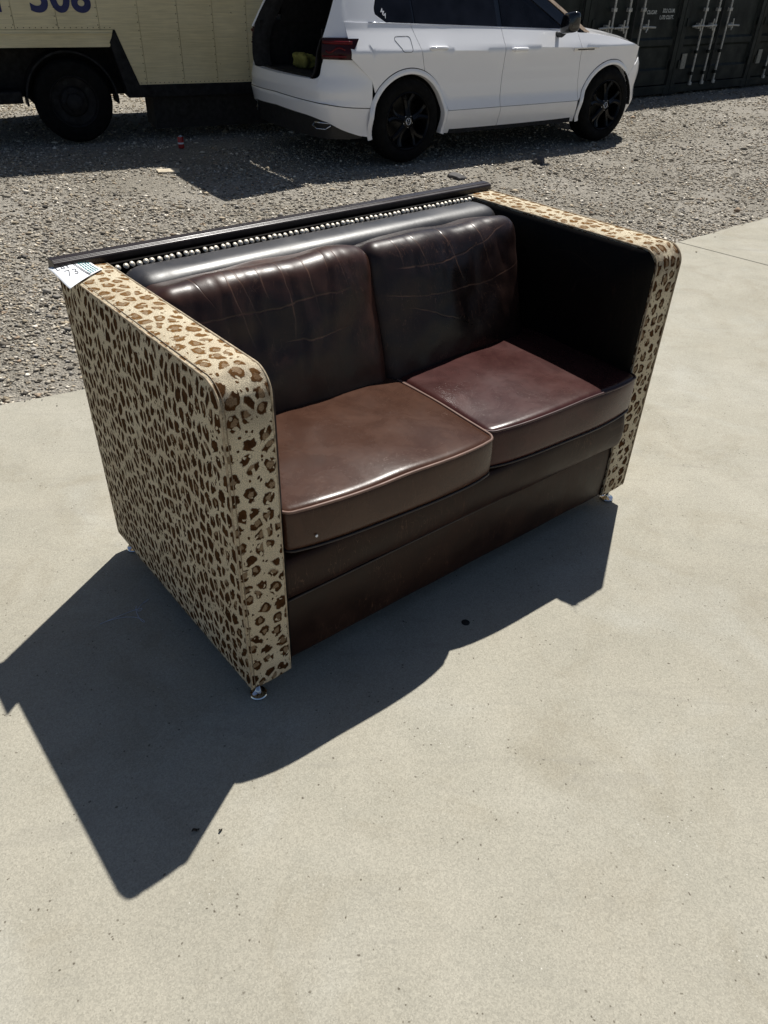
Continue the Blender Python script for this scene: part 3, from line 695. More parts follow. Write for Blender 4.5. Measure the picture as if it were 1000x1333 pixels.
# bumpers follow a plan curve round the ends
RP_ = [(-.435,.043),(-.55,.048),(-.70,.072),(-.82,.122),(-.90,.20),(-.945,.32),(-.985,.52),(-1.005,.75),(-1.01,.98)]
FP_ = [(3.30,.104),(3.42,.140),(3.53,.195),(3.62,.27),(3.70,.40),(3.77,.58),(3.81,.78),(3.82,.98)]
def full_plan(half): return half+[(x, CW-y) for x, y in half[-2::-1]]
def plan_eval(pl, s_):
    n = len(pl)-1; t = max(0, min(n-1e-6, s_*n)); i = int(t); f = t-i
    P0 = pl[max(i-1, 0)]; P1 = pl[i]; P2 = pl[i+1]; P3 = pl[min(i+2, n)]
    def cr(a, b, c, d): return .5*((2*b)+(-a+c)*f+(2*a-5*b+4*c-d)*f*f+(-a+3*b-3*c+d)*f**3)
    x = cr(P0[0], P1[0], P2[0], P3[0]); y = cr(P0[1], P1[1], P2[1], P3[1])
    return x, y
def plan_normal(pl, s_, sign):
    a = plan_eval(pl, max(0, s_-.005)); b = plan_eval(pl, min(1, s_+.005)); d = Vector((b[0]-a[0], b[1]-a[1])).normalized()
    return Vector((d.y, -d.x))*sign
def band(name, pl, sign, s0, s1, zl, zh, off, nu, nv, mat, parent=car, thick=.012, sm=35):
    """off(z, s) is measured outwards"""
    def fn(u, v):
        s_ = lerp(s0(v) if callable(s0) else s0, s1(v) if callable(s1) else s1, u); z = lerp(zl(s_), zh(s_), v); x, y = plan_eval(pl, s_); nn = plan_normal(pl, s_, sign); o_ = off(z, s_)
        return (x+nn.x*o_, y+nn.y*o_, z)
    return MB().grid(fn, nu, nv).build(name, mat, parent, smooth=sm, solid=thick)
RPL = full_plan(RP_); FPL = full_plan(FP_)
S2 = lambda s_: min(s_, 1-s_)*2          # 0 at the arches, 1 at the centre
rb_hi = lambda s_: tab([(0,.79),(.13,.80),(.28,.79),(.42,.775),(.60,.77),(1,.77)], S2(s_))
rb_hi2 = lambda s_: tab([(0,.795),(.125,.888),(.18,.944),(.40,.947),(.52,.947),(.56,.80),(.62,.775),(1,.77)], S2(s_))
rb_lo = lambda s_: tab([(0,.27),(.14,.29),(.30,.35),(.45,.415),(.7,.46),(1,.48)], S2(s_))
sgn_r = 1
roff = lambda z, s_: tab([(.25,-.05),(.45,.0),(.575,.022),(.59,.008),(.68,.012),(.74,.0),(.80,-.022),(.95,-.035)], z)*tab([(0,.15),(.35,1)], S2(s_))
band('rear_bumper', RPL, -1, 0, 1, rb_lo, rb_hi2, roff, 90, 22, M['white'])
pts = []
for q in range(91):
    s_ = lerp(.004, .996, q/90); x, y = plan_eval(RPL, s_); nn = plan_normal(RPL, s_, -1); zz = tab([(0,.53),(.2,.545),(.45,.575),(1,.60)], S2(s_)); o_ = roff(zz, s_)+.0005; pts.append((x+nn.x*o_, y+nn.y*o_, zz))
MB().tube(pts, .0042, 5).build('bumper_seam', M['black_plastic'], car, smooth=180)
# black lower valance, exhaust trims
val = band('rear_valance', RPL, -1, .05, .95, lambda s_: .26, lambda s_: rb_lo(s_)+.03, lambda z, s_: -.035-.12*max(0, .45-z), 60, 6, M['black_plastic'])
for far in (False, True):
    mb = MB(); s0_, s1_ = .215, .315
    pth = []
    for s_, z in ((s0_, .405), (s1_, .40), (s1_+.012, .37), (s1_-.01, .345), (s0_+.03, .35), (s0_-.005, .385)):
        x, y = plan_eval(RPL, s_); nn = plan_normal(RPL, s_, -1); pth.append((x+nn.x*-.022, my(y+nn.y*-.022, far), z))
    mb.tube(pth, .007, 6, closed=True); mb.build('exhaust_trim', M['silver'], val, smooth=180)
# body round the boot opening, tail lights
TLo = lambda z: tab([(.90,0),(.94,.0),(.96,.006),(1.10,.006),(1.13,-.03)], z)
for far in (False, True):
    f = (lambda s_: 1-s_) if far else (lambda s_: s_)
    tl_ = band('tail_light', RPL, -1, lambda v, f=f: f(.116-.040*v), lambda v, f=f: f(.262), lambda s_: .948, lambda s_: 1.118, lambda z, s_: tab([(.12,.020),(.36,-.018)], S2(s_))-.12*max(0, z-1.0)*tab([(.12,2.2),(.36,1)], S2(s_)), 18, 10, M['tail_dark'], thick=.03)
    for zz, a, b in ((1.085, .105, .255), (1.025, .135, .235), (.975, .130, .255)):
        pts = []
        for k in range(13):
            s_ = f(lerp(a, b, k/12)); x, y = plan_eval(RPL, s_); nn = plan_normal(RPL, s_, -1); q = tab([(.12,.022),(.36,-.016)], S2(s_))-.12*max(0, zz-1.0)*tab([(.12,2.2),(.36,1)], S2(s_)); pts.append((x+nn.x*q, y+nn.y*q, zz+(.02*math.sin(k*.5) if zz == 1.025 else 0)))
        MB().tube(pts, .009 if zz != 1.085 else .016, 6).build('light_bar', M['tail'], tl_, smooth=180)
# greenhouse
def ygh(x, z): return ysurf(x, belt(x))+.010+(z-belt(x))*.46+.05*max(0, (x-1.6))*(z-belt(x))
XE = lambda z: tab([(1.0,-.93),(1.12,-.885),(1.20,-.84),(1.45,-.70),(1.63,-.58)], z)      # boot opening edge
XA = lambda z: tab([(1.12,2.50),(1.16,2.42),(1.30,2.19),(1.44,1.95),(1.63,1.58)], z)                    # windscreen edge
def gh(name, xa, xb, zl, zh, nu, nv, far, mat, off=0.0, thick=.02, parent=car):
    def fn(u, v):
        z = 1.3
        for _ in range(5): x = lerp(xa(z) if callable(xa) else xa, xb(z) if callable(xb) else xb, u); z = lerp(zl(x), zh(x), v)
        c_ = .10*max(0, (-.62-x)/.3)**1.5
        return (x, my(ygh(max(x, -.62), z)+off+c_, far), z)
    return MB().grid(fn, nu, nv, flip=far).build(name, mat, parent, smooth=40, solid=thick, fix=False)
for far in (False, True):
    # rear pillar from the shoulder over the tail light to the roof
    gh('rear_pillar', lambda z: XE(z), lambda z: -.60, lambda x: 1.122 if x < -.62 else belt(x)-.02, lambda x: 1.64, 14, 18, far, M['white'])
    gh('roof_side', -.60, lambda z: XA(1.60), lambda x: 1.555, lambda x: 1.64, 20, 6, far, M['white'])
    gh('window_surround', -.60, lambda z: XA(z), lambda x: belt(x)-.006, lambda x: 1.575, 40, 10, far, M['black_gloss'], off=.012)
    gh('quarter_pillar', -.62, lambda z: tab([(1.225,-.20),(1.30,-.325),(1.34,-.33),(1.45,-.28),(1.57,-.20)], z), lambda x: belt(x)-.004, lambda x: 1.57, 10, 14, far, M['white'], off=.002)
    gh('quarter_window', lambda z: tab([(1.225,-.185),(1.30,-.31),(1.34,-.315),(1.45,-.265),(1.57,-.185)], z), .10, lambda x: belt(x)+.008, lambda x: 1.55, 10, 10, far, M['glass'], off=.006)
    gh('rear_window', .125, 1.165, lambda x: belt(x)+.008, lambda x: 1.56, 16, 10, far, M['glass'], off=.006)
    gh('front_window', 1.235, lambda z: XA(z)-.30, lambda x: belt(x)+.008, lambda x: 1.56, 16, 10, far, M['glass'], off=.006)
    gh('front_pillar', lambda z: XA(z)-.28, lambda z: XA(z)-.03, lambda x: belt(x), lambda x: 1.60, 6, 14, far, M['black_gloss'], off=.0)
    MB().tube([(lerp(-.42, 2.12, k/30), my(ygh(lerp(-.42, 2.12, k/30), belt(lerp(-.42, 2.12, k/30)))-.006, far), belt(lerp(-.42, 2.12, k/30))+.003) for k in range(31)], .006, 6).build('window_trim', M['silver'], car, smooth=180)
# roof, bonnet, windscreen
def roof(u, v): x = lerp(-.60, 1.60, u); y0 = ygh(max(x, -.6), 1.635); y = lerp(y0, CW-y0, v); return (x, y, 1.635+.065*math.sin(math.pi*v)**.5*(1-.35*(abs(u-.5)*2)**3))
MB().grid(roof, 20, 24).build('roof', M['white'], car, smooth=60, solid=.02)
def bonnet(u, v):
    x = lerp(2.40, 3.42, u); x = x+.20*math.sin(math.pi*v)*u**2 + .0; xs = min(x, 3.42)
    z_e = min(ftop(min(lerp(2.40, 3.42, u), 3.45)), belt(2.12)); y_e = ysurf(lerp(2.40, 3.42, u), z_e)+.004
    y = lerp(y_e, CW-y_e, v); m = abs(v-.5)*2
    return (x, y, z_e+.002+.062*(1-m**2.4)+.012*math.exp(-((m-.62)/.08)**2))
MB().grid(bonnet, 30, 40).build('bonnet', M['white'], car, smooth=60, solid=.015)
def screen(u, v, lift=0.0):
    t = u; z = lerp(1.15, 1.625, t); x = XA(z); y0 = ygh(x, z)+.01; y = lerp(y0, CW-y0, v); m = abs(v-.5)*2
    return (x+(.14-.04*t)*(1-m**2.6)+lift*.55, y, z+.03*(1-m*m)*t+lift)
MB().grid(screen, 10, 16).build('windscreen', M['glass'], car, smooth=60, solid=.006)
shade = tag(empty('windscreen_sunshade', (.1337, 8.5275, 0), .60378), 'tan sunshade cloth spread over the car windscreen', 'sunshade')
MB().grid(lambda u, v: screen(lerp(.0, .97, u)-.03, lerp(.0, 1.0, v), .016+.004*math.sin(u*9+v*7)), 16, 24).build('cloth', M['shade_tan'], shade, smooth=180, solid=.004)
MB().grid(lambda u, v: screen(lerp(-.06, -.005, u), lerp(.0, 1.0, v), .014), 4, 24).build('hem', M['silver'], shade, smooth=180, solid=.004)
gh('edge_fold', lambda z: XA(z)-.035, lambda z: XA(z)+.03, lambda x: 1.135, lambda x: 1.60, 4, 18, False, M['shade_tan'], off=-.010, thick=.006, parent=shade)
# front end
fb_hi = lambda s_: tab([(0,.70),(.06,.74),(.14,.80),(.3,.86),(1,.88)], S2(s_))
foff = lambda z, s_: tab([(.22,-.10),(.30,-.03),(.40,.015),(.55,.0),(.70,.022),(.80,.012),(.95,-.05)], z)*tab([(0,.1),(.4,1)], S2(s_))
band('front_bumper', FPL, 1, 0, 1, lambda s_: tab([(0,.30),(.1,.25),(1,.22)], S2(s_)), fb_hi, foff, 60, 18, M['white'])
gr = band('grille', FPL, 1, .27, .73, lambda s_: .60, lambda s_: .93, lambda z, s_: foff(z, s_)+.006, 30, 8, M['black_gloss'])
for zz in (.68, .75, .82, .89):
    pts = []
    for k in range(21):
        s_ = lerp(.29, .71, k/20); x, y = plan_eval(FPL, s_); nn = plan_normal(FPL, s_, 1); q = foff(zz, s_)+.01; pts.append((x+nn.x*q, y+nn.y*q, zz))
    MB().tube(pts, .008, 6).build('grille_bar', M['silver'], gr, smooth=180)
for far in (False, True):
    f = (lambda s_: 1-s_) if far else (lambda s_: s_)
    band('headlight', FPL, 1, f(.055), f(.26), lambda s_: .80 if S2(s_) > .15 else .86, lambda s_: lerp(.965, .93, S2(s_)), lambda z, s_: foff(min(z, .8), s_)-.02-.15*max(0, z-.85), 14, 8, M['lamp'], thick=.03)
nose = band('nose_panel', FPL, 1, .05, .95, lambda s_: .84, lambda s_: tab([(0,.975),(.3,.985),(1,1.0)], S2(s_)), lambda z, s_: -.06-.35*max(0, z-.9), 40, 6, M['white'])
# mirrors, badges, emblem trims
for far in (False, True):
    mb = MB(); c0 = Vector((1.955, -.105, 1.235))
    def mir(a):
        x, y, z = a; sx_ = 1-.25*max(0, z/.085); return (c0.x+x*sx_+.04*abs(y/.12)**2, my(c0.y+y, far), c0.z+z-.02*(y/.12))
    cushion_mesh((.055, .11, .095), .045, (12, 14, 10), mir).build('mirror', M['black_gloss'], car, smooth=180)
    MB().tube([(1.985, my(.09, far), 1.12), (1.98, my(0.0, far), 1.12), (1.965, my(-.06, far), 1.16)], [.028, .026, .03], 8).build('mirror_stalk', M['black_plastic'], car, smooth=180)
    bd = panel('side_badge', 2.20, 2.60, lambda x: .965+.02*(x-2.2)/.4, lambda x: tab([(2.2,.992),(2.5,1.0),(2.6,.99)], x), 10, 3, far, M['silver'], off=-.010, thick=.008)
    panel('badge_inlay', 2.26, 2.52, lambda x: .972, lambda x: .984, 6, 2, far, M['black_gloss'], off=-.013, thick=.003, parent=bd)
# sticker lettering in the quarter window
xs_ = -.275
mt = Matrix.Translation((xs_, ygh(xs_, 1.285)-.004, 1.325)) @ Matrix.Rotation(R(42), 4, 'Y') @ Matrix.Rotation(R(90-24), 4, 'X')
text_obj('window_sticker', 'MATZ', .058, M['decal'], car, mt, .0006, .001)
# cabin and boot lining, underbody
mb = MB(); mb.box(-.82, 3.3, .30, CW-.30, .24, .74); mb.build('underbody', M['interior'], car)
mb = MB(); mb.box(.55, 2.35, .05, .30, .24, .74); mb.box(.55, 2.35, CW-.30, CW-.05, .24, .74); mb.build('sill_core', M['interior'], car)
mb = MB(); mb.box(.28, .50, .34, CW-.34, .74, 1.40); mb.build('rear_seat', M['interior'], car, bevel=.05)
for far in (False, True):
    MB().grid(lambda u, v: (lerp(-.84, 2.3, u), my(.30+.02*v, far), lerp(.74, 1.18, v)), 4, 2).build('boot_lining', M['interior'], car, solid=.01)
    MB().grid(lambda u, v: (lerp(-.60, 1.2, u), my(.34+.10*v, far), lerp(1.16, 1.60, v)), 4, 2).build('headliner_side', M['interior'], car, solid=.01)
    # reveal of the boot opening
    def rev(u, v):
        z = lerp(.775, 1.63, u); x = XE(z)-.01 if z > 1.0 else lerp(-.965, XE(1.0)-.01, (z-.775)/.225); y = tab([(.77,.46),(.80,.41),(.90,.37),(1.1,.36),(1.63,.44)], z)
        return (x+.02+v*.16, my(lerp(y-.02-(.10 if z > 1.1 else .06)*(1-v)*(1 if v < .5 else 0), y+.01, v), far), z)
    MB().grid(rev, 16, 4).build('opening_trim', M['interior'], car, smooth=60, solid=.012)
MB().box(-.86, .28, .30, CW-.30, .742, .768).build('boot_floor', M['interior'], car)
sl = band('boot_sill', RPL, -1, .255, .745, lambda s_: .755, lambda s_: .772, lambda z, s_: -.03-.055*(z-.755)/.017, 40, 3, M['white'])
band('sill_trim', RPL, -1, .27, .73, lambda s_: .760, lambda s_: .782, lambda z, s_: -.085, 40, 2, M['black_plastic'], thick=.05)
MB().box(-.55, 1.2, .45, CW-.45, 1.60, 1.615).build('headliner', M['interior'], car)
# raised tailgate, hinged at the roof edge
tgm = MB(); ha = R(24)
def gate(u, v):
    L = lerp(0, .80, u); y = lerp(.24+.02*math.cos(u*3), CW-.24, v); b = .06*math.sin(math.pi*v)+.05*math.sin(math.pi*u)
    return (-.60-L*math.cos(ha), y, 1.66+L*math.sin(ha)+b)
gt = tgm.grid(gate, 20, 20).build('tailgate', M['white'], car, smooth=60, solid=.06)
MB().grid(lambda u, v: tuple(Vector(gate(lerp(.12, .52, u), lerp(.12, .88, v)))+Vector((-.004, 0, .012))), 10, 10).build('rear_screen', M['glass'], gt, smooth=60, solid=.01)
for far in (False, True):
    MB().tube([(-.66, my(.36, far), 1.42), (-1.12, my(.34, far), 1.86)], .012, 8).build('gas_strut', M['black_plastic'], gt, smooth=60)
# wheels
def wheel(x, far):
    y_out = my(.035, far); sg = -1 if not far else 1    # outward direction
    w = MB(); rr = .392
    prof = [(.268,-.0),(.28,.012),(.325,.016),(.36,.010),(.382,-.012),(rr,-.045),(rr+.001,-.11),(rr,-.19),(.38,-.235),(.33,-.25),(.26,-.24),(.255,-.12)]
    w.lathe([(r_, sg*h) for r_, h in prof], (x, y_out, .392), 'y', 56, close=True)
    ty = w.build('wheel', M['rubber'], car, smooth=40)
    tr = MB()
    for k in range(64):
        a = 2*math.pi*k/64
        for off_ in (-.06, -.12, -.18):
            a2 = a+(.03 if off_ == -.12 else 0); c = Vector((x+rr*math.cos(a2), y_out+sg*off_, .392+rr*math.sin(a2)))
            tang = Vector((-math.sin(a2), 0, math.cos(a2)))*.011; rad = Vector((math.cos(a2), 0, math.sin(a2)))*.004; yy = Vector((0, .022, 0))
            tr.add([c-tang-yy-rad, c+tang-yy-rad, c+tang+yy-rad, c-tang+yy-rad, c-tang-yy+rad, c+tang-yy+rad, c+tang+yy+rad, c-tang+yy+rad], [(4,5,6,7),(0,1,5,4),(1,2,6,5),(2,3,7,6),(3,0,4,7)])
    to = tr.build('tread', M['rubber'], ty); to['kind'] = 'stuff'
    b = MB(); b.lathe([(r_, sg*h) for r_, h in [(.268,.006),(.262,.010),(.252,.002),(.244,-.03),(.24,-.20),(.05,-.21),(.0001,-.21)]], (x, y_out, .392), 'y', 48)
    rim = b.build('rim', M['rim_black'], ty, smooth=40)
    for k in range(5):
        sp = MB()
        for sd in (-1, 1):
            a0 = 2*math.pi*k/5+math.pi/2
            pts = []; 
            for t in range(7):
                q = t/6; r_ = lerp(.05, .250, q); a_ = a0+sd*(lerp(.10, .26, q)-.08*math.sin(math.pi*q)); 
                pts.append((x+r_*math.cos(a_), y_out+sg*(-.012-.03*math.sin(math.pi*q)*.6), .392+r_*math.sin(a_)))
            sp.tube(pts, [.032,.030,.027,.025,.024,.025,.028], 6)
        sp.build('spoke', M['rim_black'], rim, smooth=40)
    b = MB(); b.lathe([(.066, sg*-.02), (.064, sg*.0), (.045, sg*.008), (.034, sg*.008), (.0001, sg*.006)], (x, y_out, .392), 'y', 28); b.build('hub', M['rim_black'], rim, smooth=40)
    e = MB(); yb = y_out+sg*.0095
    e.tube([(x+.031*math.cos(a), yb, .392+.031*math.sin(a)) for a in [2*math.pi*k/24 for k in range(24)]], .0032, 6, closed=True)
    for ln in ([(-.013,.028),(0,.004),(.013,.028)], [(-.027,.014),(-.013,-.026),(0,.002),(.013,-.026),(.027,.014)]):
        e.tube([(x+a, yb, .392+b_) for a, b_ in ln], .0030, 6)
    e.build('emblem', M['silver'], rim, smooth=180)
    for k in range(5):
        a = 2*math.pi*k/5+math.pi/2+.63; MB().lathe([(.011, sg*-.02), (.011, sg*-.004), (.006, 0), (.0001, 0)], (x+.052*math.cos(a), y_out+sg*.004, .392+.052*math.sin(a)), 'y', 8).build('wheel_bolt', M['silver'], rim)
for x in (0.0, 2.9): wheel(x, False); wheel(x, True)
for hx in (0.0, 2.9):
    for far in (False, True):
        MB().grid(lambda u, v: (hx+.45*math.cos(math.pi*u), my(lerp(.055, .36, v), far), .375+.45*math.sin(math.pi*u)), 20, 3).build('wheel_liner', M['interior'], car, smooth=60, solid=.01)
# something yellow left in the boot
def crumple(a):
    n_ = noise.noise(Vector(a)*11)*.05+noise.noise(Vector(a)*27)*.02; s_ = 1+n_*6; return (-.55+a[0]*s_*.8, 1.22+a[1]*s_*.75, .84+a[2]*s_*.8)
by = empty('yellow_bag', (.1337, 8.5275, 0), .60378); tag(by, 'crumpled yellow-green bag lying in the open car boot', 'bag')
cushion_mesh((.10, .17, .085), .06, (16, 20, 12), crumple).build('bag', M['cloth_yellow'], by, smooth=60)

# ------------------------------------------------------------------ box truck
truck = tag(empty('box_truck', (-3.551, 8.98, 0), .47), 'old cream box truck with riveted side and navy lettering', 'truck')
TX0, TX1, TTOP, TW = -3.4, 3.55, 3.2, 2.3
seams = [TX0]+[.475-.41*k for k in range(8, -1, -1)]+[.883, 1.298, 1.68, 2.06, 2.46, 2.86, 3.22, TX1]
seams = [s_ for i, s_ in enumerate(seams)]
rv = MB()
def rivet(x, z, r=.0065):
    rv.add([(x-r, -.004, z), (x, -.004, z-r), (x+r, -.004, z), (x, -.004, z+r), (x, -.0085, z)], [(0,1,4),(1,2,4),(2,3,4),(3,0,4)])
for i, (a, b) in enumerate(zip(seams[:-1], seams[1:])):
    a2, b2 = a+.002, b-.002; lift = -.0025*(i % 2)
    if b <= .5: poly = [(a2, 1.060), (b2, 1.060), (b2, TTOP), (a2, TTOP)]
    elif a < .5: poly = [(a2, 1.06), (.622, 1.06), (.795, .548), (b2, .548), (b2, TTOP), (a2, TTOP)]
    else: poly = [(a2, .548), (b2, .548), (b2, TTOP), (a2, TTOP)]
    MB().prism(poly, lift, .02).build('side_panel', M['cream'], truck)
    z = 1.10 if b <= .5 else .60
    while z < TTOP: rivet(b+random.uniform(-.004, .004)-.014, z); z += .075
for x in np.arange(TX0, .60, .056): rivet(float(x), 1.077, .006)
for x in np.arange(.82, TX1, .05): rivet(float(x), .565, .006)
ro = rv.build('rivets', M['rivet'], truck); ro['kind'] = 'stuff'
# folded skirt rail over the wheel
MB().prism([(TX0, .905), (.545, .905), (.60, 1.056), (TX0, 1.056)], -.006, .02).build('skirt_rail', M['cream'], truck)
MB().box(TX0, .585, -.020, -.005, 1.022, 1.034).build('skirt_bead', M['cream'], truck, bevel=.004)
MB().prism([(.548, .945), (.618, 1.057), (.798, .5465), (.80, .43), (.665, .43)], -.012, .25).build('mudguard_plate', M['truck_black'], truck, bevel=.004)
MB().box(.66, TX1, -.008, .05, .425, .546).build('lower_rail', M['truck_black'], truck, bevel=.006)
MB().box(TX0, TX1, .021, TW-.02, .95, 1.06).build('floor', M['under'], truck)
MB().box(TX0, TX1, TW-.02, TW, .55, TTOP).build('far_side', M['cream'], truck)
MB().box(TX0, TX1, -.01, TW+.01, TTOP, TTOP+.05).build('roof', M['cream'], truck, bevel=.02)
MB().box(TX1-.02, TX1, .021, TW-.021, .5, TTOP-.002).build('end_panel', M['cream'], truck); MB().box(TX0, TX0+.02, .021, TW-.021, 1.061, TTOP-.002).build('end_panel', M['cream'], truck)
for y in (.65, 1.6): MB().box(TX0, TX1-.1, y, y+.07, .70, .948).build('chassis_rail', M['under'], truck)
MB().box(.93, TX1, .06, .55, .10, .948).build('side_locker', M['under'], truck)
MB().box(TX0, .78, .38, .42, .42, .948).build('inner_skirt', M['under'], truck)
MB().box(-1.6, -.42, -.01, .30, .405, .515).build('step', M['truck_black'], truck, bevel=.01)
MB().prism([(-.66, .52), (-.62, .52), (-.70, .90), (-.74, .90)], .02, .06).build('step_bracket', M['truck_black'], truck)
def fen(u, v): a = math.pi*lerp(1.02, -.02, u); r_ = .475; return (.09+r_*math.cos(a), lerp(.05, .36, v), .40+r_*math.sin(a))
MB().grid(fen, 24, 2).build('wheel_guard', M['truck_black'], truck, smooth=60, solid=.02)
def twheel(x, y, sg):
    w = MB(); prof = [(.24,.005),(.27,.02),(.33,.022),(.375,.005),(.40,-.04),(.402,-.12),(.395,-.19),(.36,-.22),(.25,-.215),(.24,-.1)]
    w.lathe([(r_, sg*h) for r_, h in prof], (x, y, .40), 'y', 44, close=True); t = w.build('wheel', M['rubber'], truck, smooth=40)
    d = MB(); d.lathe([(r_, sg*h) for r_, h in [(.25,.012),(.245,.018),(.235,.010),(.225,-.03),(.15,-.045),(.13,-.01),(.085,.0),(.08,.04),(.05,.055),(.0001,.055)]], (x, y, .40), 'y', 40)
    rm = d.build('rim', M['truck_black'], t, smooth=35)
    for k in range(6):
        a = 2*math.pi*k/6; MB().lathe([(.014, sg*-.02), (.014, sg*.012), (.0001, sg*.014)], (x+.107*math.cos(a), y, .40+.107*math.sin(a)), 'y', 6).build('wheel_nut', M['truck_black'], rm)
    for k in range(5):
        a = 2*math.pi*(k+.5)/5; MB().lathe([(.026, sg*-.034), (.0001, sg*-.033)], (x+.19*math.cos(a), y, .40+.19*math.sin(a)), 'y', 12).build('rim_slot', M['container_dark'], rm)
twheel(.09, .035, -1); twheel(.09, TW-.035, 1); twheel(3.0, .035, -1); twheel(3.0, TW-.035, 1)
MB().tube([(.09, .2, .40), (.09, TW-.2, .40)], .06, 10).build('axle', M['under'], truck, smooth=60)
# lettering on the side (only the feet of the characters show in the frame)
face = lambda x, z: Matrix.Translation((x, -.0055, z)) @ Matrix.Rotation(R(90), 4, 'X')
def chars(ch, x, z, size, name='lettering'): return text_obj(name, ch, size, M['blue_letter'], truck, face(x, z) @ Matrix.Diagonal((1.05, 1, 1, 1)), .0012, .012)
chars('T', -.575, 1.218, .36); chars('5', -.165, 1.218, .36); chars('0', .035, 1.218, .36); chars('8', .235, 1.218, .36)

# ------------------------------------------------------------------ shipping containers
CA = .68; CD = Vector((math.cos(CA), math.sin(CA), 0)); C0 = Vector((4.855, 14.985, 0))
def container(i, off, label, mat, text):
    o_ = C0+CD*off; c = tag(empty('shipping_container', o_, CA), label, 'container', 'dark shipping containers in a row')
    W, Hh, L = 2.43, 2.59, 6.06
    fr = MB(); fr.box(0, .11, 0, .12, .0, Hh); fr.box(W-.11, W, 0, .12, .0, Hh); fr.box(.11, W-.11, .0, .12, Hh-.13, Hh); fr.box(.11, W-.11, .0, .12, .02, .15)
    fr.build('end_frame', mat, c, bevel=.006)
    for cx_ in (0, W-.17):
        for z in (-.0, Hh-.118): MB().box(cx_-.004, cx_+.174, -.006, .16, z+.001, z+.119).build('corner_casting', mat, c, bevel=.01)
    # corrugated sides and roof
    for xs in (0.04, W-.04):
        sd = MB(); n = 44
        sd.grid(lambda u, v: (xs+(.018 if (int(u*n*2) % 4) < 2 else -.018), .12+u*(L-.12), lerp(.12, Hh-.08, v)), n*2, 1); sd.build('side_wall', mat, c, solid=.004)
    MB().box(.03, W-.03, .1, L, Hh-.08, Hh-.04).build('roof', mat, c); MB().box(.03, W-.03, .12, L, .12, .17).build('floor', M['container_dark'], c); MB().box(0, W, L-.06, L, .0, Hh).build('rear_wall', mat, c)
    mid = 1.12
    for (a, b, rods) in ((.125, mid-.008, (.555, .925)), (mid+.008, W-.125, (1.285,))):
        def dfn(u, v):
            z = lerp(.165, Hh-.145, v); q = (z-.165)/(Hh-.31)
            ins = .030 if (.10 < q < .245 or .29 < q < .62 or .67 < q < .93) and .03 < u < .97 else 0
            return (lerp(a, b, u), .022+ins, z)
        us = [0, .028, .045, .5, .955, .972, 1]; vsn = sorted(set([0,.095,.11,.235,.25,.285,.30,.61,.63,.665,.68,.92,.94,1]))
        V = [dfn(u, v) for u in us for v in vsn]; m = len(vsn); Fq = [(p_*m+q, (p_+1)*m+q, (p_+1)*m+q+1, p_*m+q+1) for p_ in range(len(us)-1) for q in range(m-1)]
        d = MB().add(V, Fq).build('door', mat, c, solid=.03, fix=False)
        gk = MB(); gk.box(a-.012, a+.010, .012, .05, .155, Hh-.14); gk.box(b-.010, b+.007, .012, .05, .155, Hh-.14); gk.build('door_seal', M['container_dark'], d)
        for r_ in rods:
            rd = MB(); rd.tube([(r_, -.012, .13), (r_, -.012, Hh-.06)], .017, 10); ro_ = rd.build('locking_rod', M['rod'], d, smooth=60)
            for z in (.14, Hh-.10): MB().box(r_-.035, r_+.035, -.035, -.001, z-.02, z+.03).build('rod_cam', M['rod'], ro_, bevel=.005)
            for z in (.30, .62, 1.23, 1.95): MB().box(r_-.04, r_+.04, -.033, .021, z-.025, z+.025).build('rod_guide', mat if z < 1 else M['rod'], ro_, bevel=.006)
            sg = 1 if r_ > mid else -1
            k = MB(); k.tube([(r_, -.03, 1.0), (r_+sg*.07, -.045, 1.005), (r_+sg*.34, -.045, .995)], [.022, .016, .014], 6)
            k.tube([(r_+sg*.12, -.05, 1.10), (r_+sg*.13, -.05, 1.0), (r_+sg*.10, -.05, .93)], .013, 6); k.box(r_+sg*.13-.035, r_+sg*.13+.035, -.04, .02, .96, 1.04)
            k.build('door_handle', M['rod'], ro_, smooth=50)
        for z in (.45, 1.05, 1.65, 2.25):
            hx_ = .11 if a < .5 else W-.11; MB().box(hx_-.03, hx_+.03, -.018, .02, z-.06, z+.06).build('hinge', mat, d, bevel=.006)
    if i != 1:
        MB().box(.20, .335, .012, .0215, .375, .60).build('data_plate', M['plate'], c)
    if text:
        Tm = lambda x, z: Matrix.Translation((x, .045, z)) @ Matrix.Rotation(R(90), 4, 'X')
        for s_, x, z in (('CU.CAP.', 1.45, 1.17), ('33.2 CU.M.', 1.86, 1.19), ('1,172 CU.FT.', 1.80, 1.10)): text_obj('stencil', s_, .072, M['stencil'], c, Tm(x, z) @ Matrix.Diagonal((1.0, 1, 1, 1)), .001, .002)
        MB().box(1.93, 2.14, .040, .046, .255, .325).build('sticker', M['label_white'], c); MB().box(1.97, 2.10, .036, .0395, .278, .300).build('sticker_print', M['blue_letter'], c)
    return c
container(0, -2.44*2-.2, 'dark container mostly hidden behind the car bonnet', M['container'], False)
container(1, -2.44-.2, 'dark green container with white stencilled capacity text beside the car nose', M['container'], True)
container(2, -.2, 'dark container with grey plate and three full locking rods in view', M['container'], False)
container(3, 2.24, 'olive dark container at the right edge, only its left side showing', M['container2'], False)

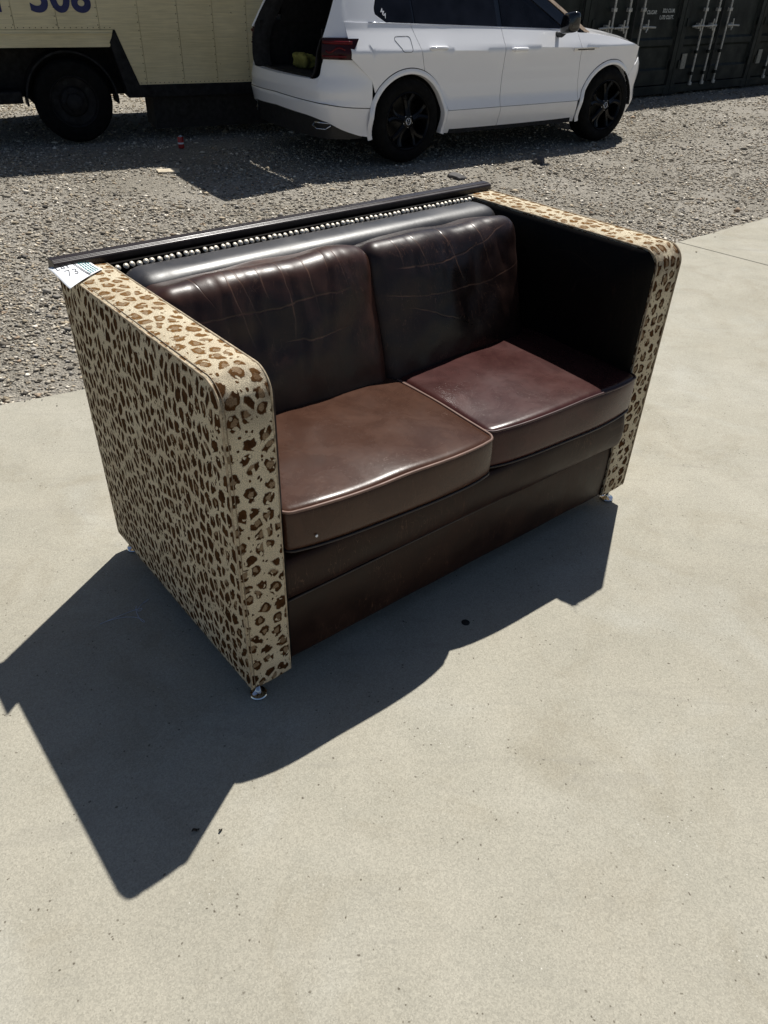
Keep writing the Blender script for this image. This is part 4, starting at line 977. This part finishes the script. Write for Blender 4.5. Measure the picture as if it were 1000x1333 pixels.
# ------------------------------------------------------------------ small things on the ground
def drinks_can(loc):
    c = tag(empty('drinks_can', loc, .4), 'small red drinks can standing on gravel in truck shadow', 'can')
    MB().lathe([(.0001, 0), (.025, 0), (.033, .006), (.033, .108), (.028, .117)], (0, 0, 0), 'z', 20).build('body', M['can_red'], c, smooth=40)
    MB().lathe([(.0284, .116), (.0284, .121), (.026, .121), (.025, .117), (.0001, .117)], (0, 0, 0), 'z', 20).build('lid', M['silver'], c, smooth=40)
    MB().lathe([(.0334, .045), (.0334, .062)], (0, 0, 0), 'z', 20).build('print_band', M['decal'], c, smooth=40, solid=.0003)
drinks_can((-2.38, 9.02, GZ+.004))
def lump(name, loc, s_, mat, label, cat, seed):
    def d(a):
        k_ = 1+.35*noise.noise(Vector(a)/s_[0]*1.3+Vector((seed, 0, 0))); return (a[0]*k_, a[1]*k_, a[2]*k_)
    o = cushion_mesh(s_, min(s_)*.7, (8, 8, 6), d).build(name, mat, None); o.location = loc; o.rotation_euler = (0, 0, seed); return tag(o, label, cat)
lump('rock', (1.566, 8.853, GZ+.02), (.07, .05, .04), M['rock'], 'dark lump of rock on the gravel below the car door', 'rock', 1.3)
lump('broken_slab_piece', (-2.22, 7.86, GZ+.01), (.115, .07, .012), M['card'], 'flat pale fragment lying at the tip of the tailgate shadow', 'fragment', .3)
lump('flat_stone', (.62, 8.02, GZ+.01), (.10, .06, .022), M['rock'], 'flat grey stone on gravel in front of the car', 'stone', 2.2)
def leaf(loc, rz, L, label):
    mb = MB(); mb.grid(lambda u, v: (L*(u-.5), L*.22*math.sin(math.pi*u)*(v-.5)*2, .003+.006*abs(v-.5)+.004*math.sin(u*6)), 10, 4)
    o = mb.build('dead_leaf', M['leaf_dark'], None, smooth=60, solid=.0008); o.location = loc; o.rotation_euler = (0, 0, rz); return tag(o, label, 'leaf', 'dead leaves on the concrete')
leaf((-.423, .975, 0), .5, .018, 'tiny dark leaf just inside the tip of the sofa shadow')
leaf((-.364, .977, 0), .9, .010, 'tiny dark leaf on sunlit concrete beside the sofa shadow')
pg = tag(empty('floor_plug', (.27, 1.706, 0), 0), 'small dark round plug in the concrete in the sofa shadow', 'plug')
MB().lathe([(.0001, .0022), (.011, .0022), (.0125, .0015), (.0135, .0005)], (0, 0, 0), 'z', 24).build('cap', M['under'], pg, smooth=50)
mb = MB(); pts = []
for k in range(40):
    t = k/39; pts.append((.05*math.sin(t*9)+.03*math.cos(t*17), .06*math.cos(t*6)*t+.02*math.sin(t*21)-.09*t, .0016+.001*math.sin(t*30)))
o = mb.tube(pts, .0009, 4).build('thread', M['thread'], None); o.location = (-.792, 1.745, 0); tag(o, 'tangled pale thread on the concrete in the shadow beside the near arm', 'thread')
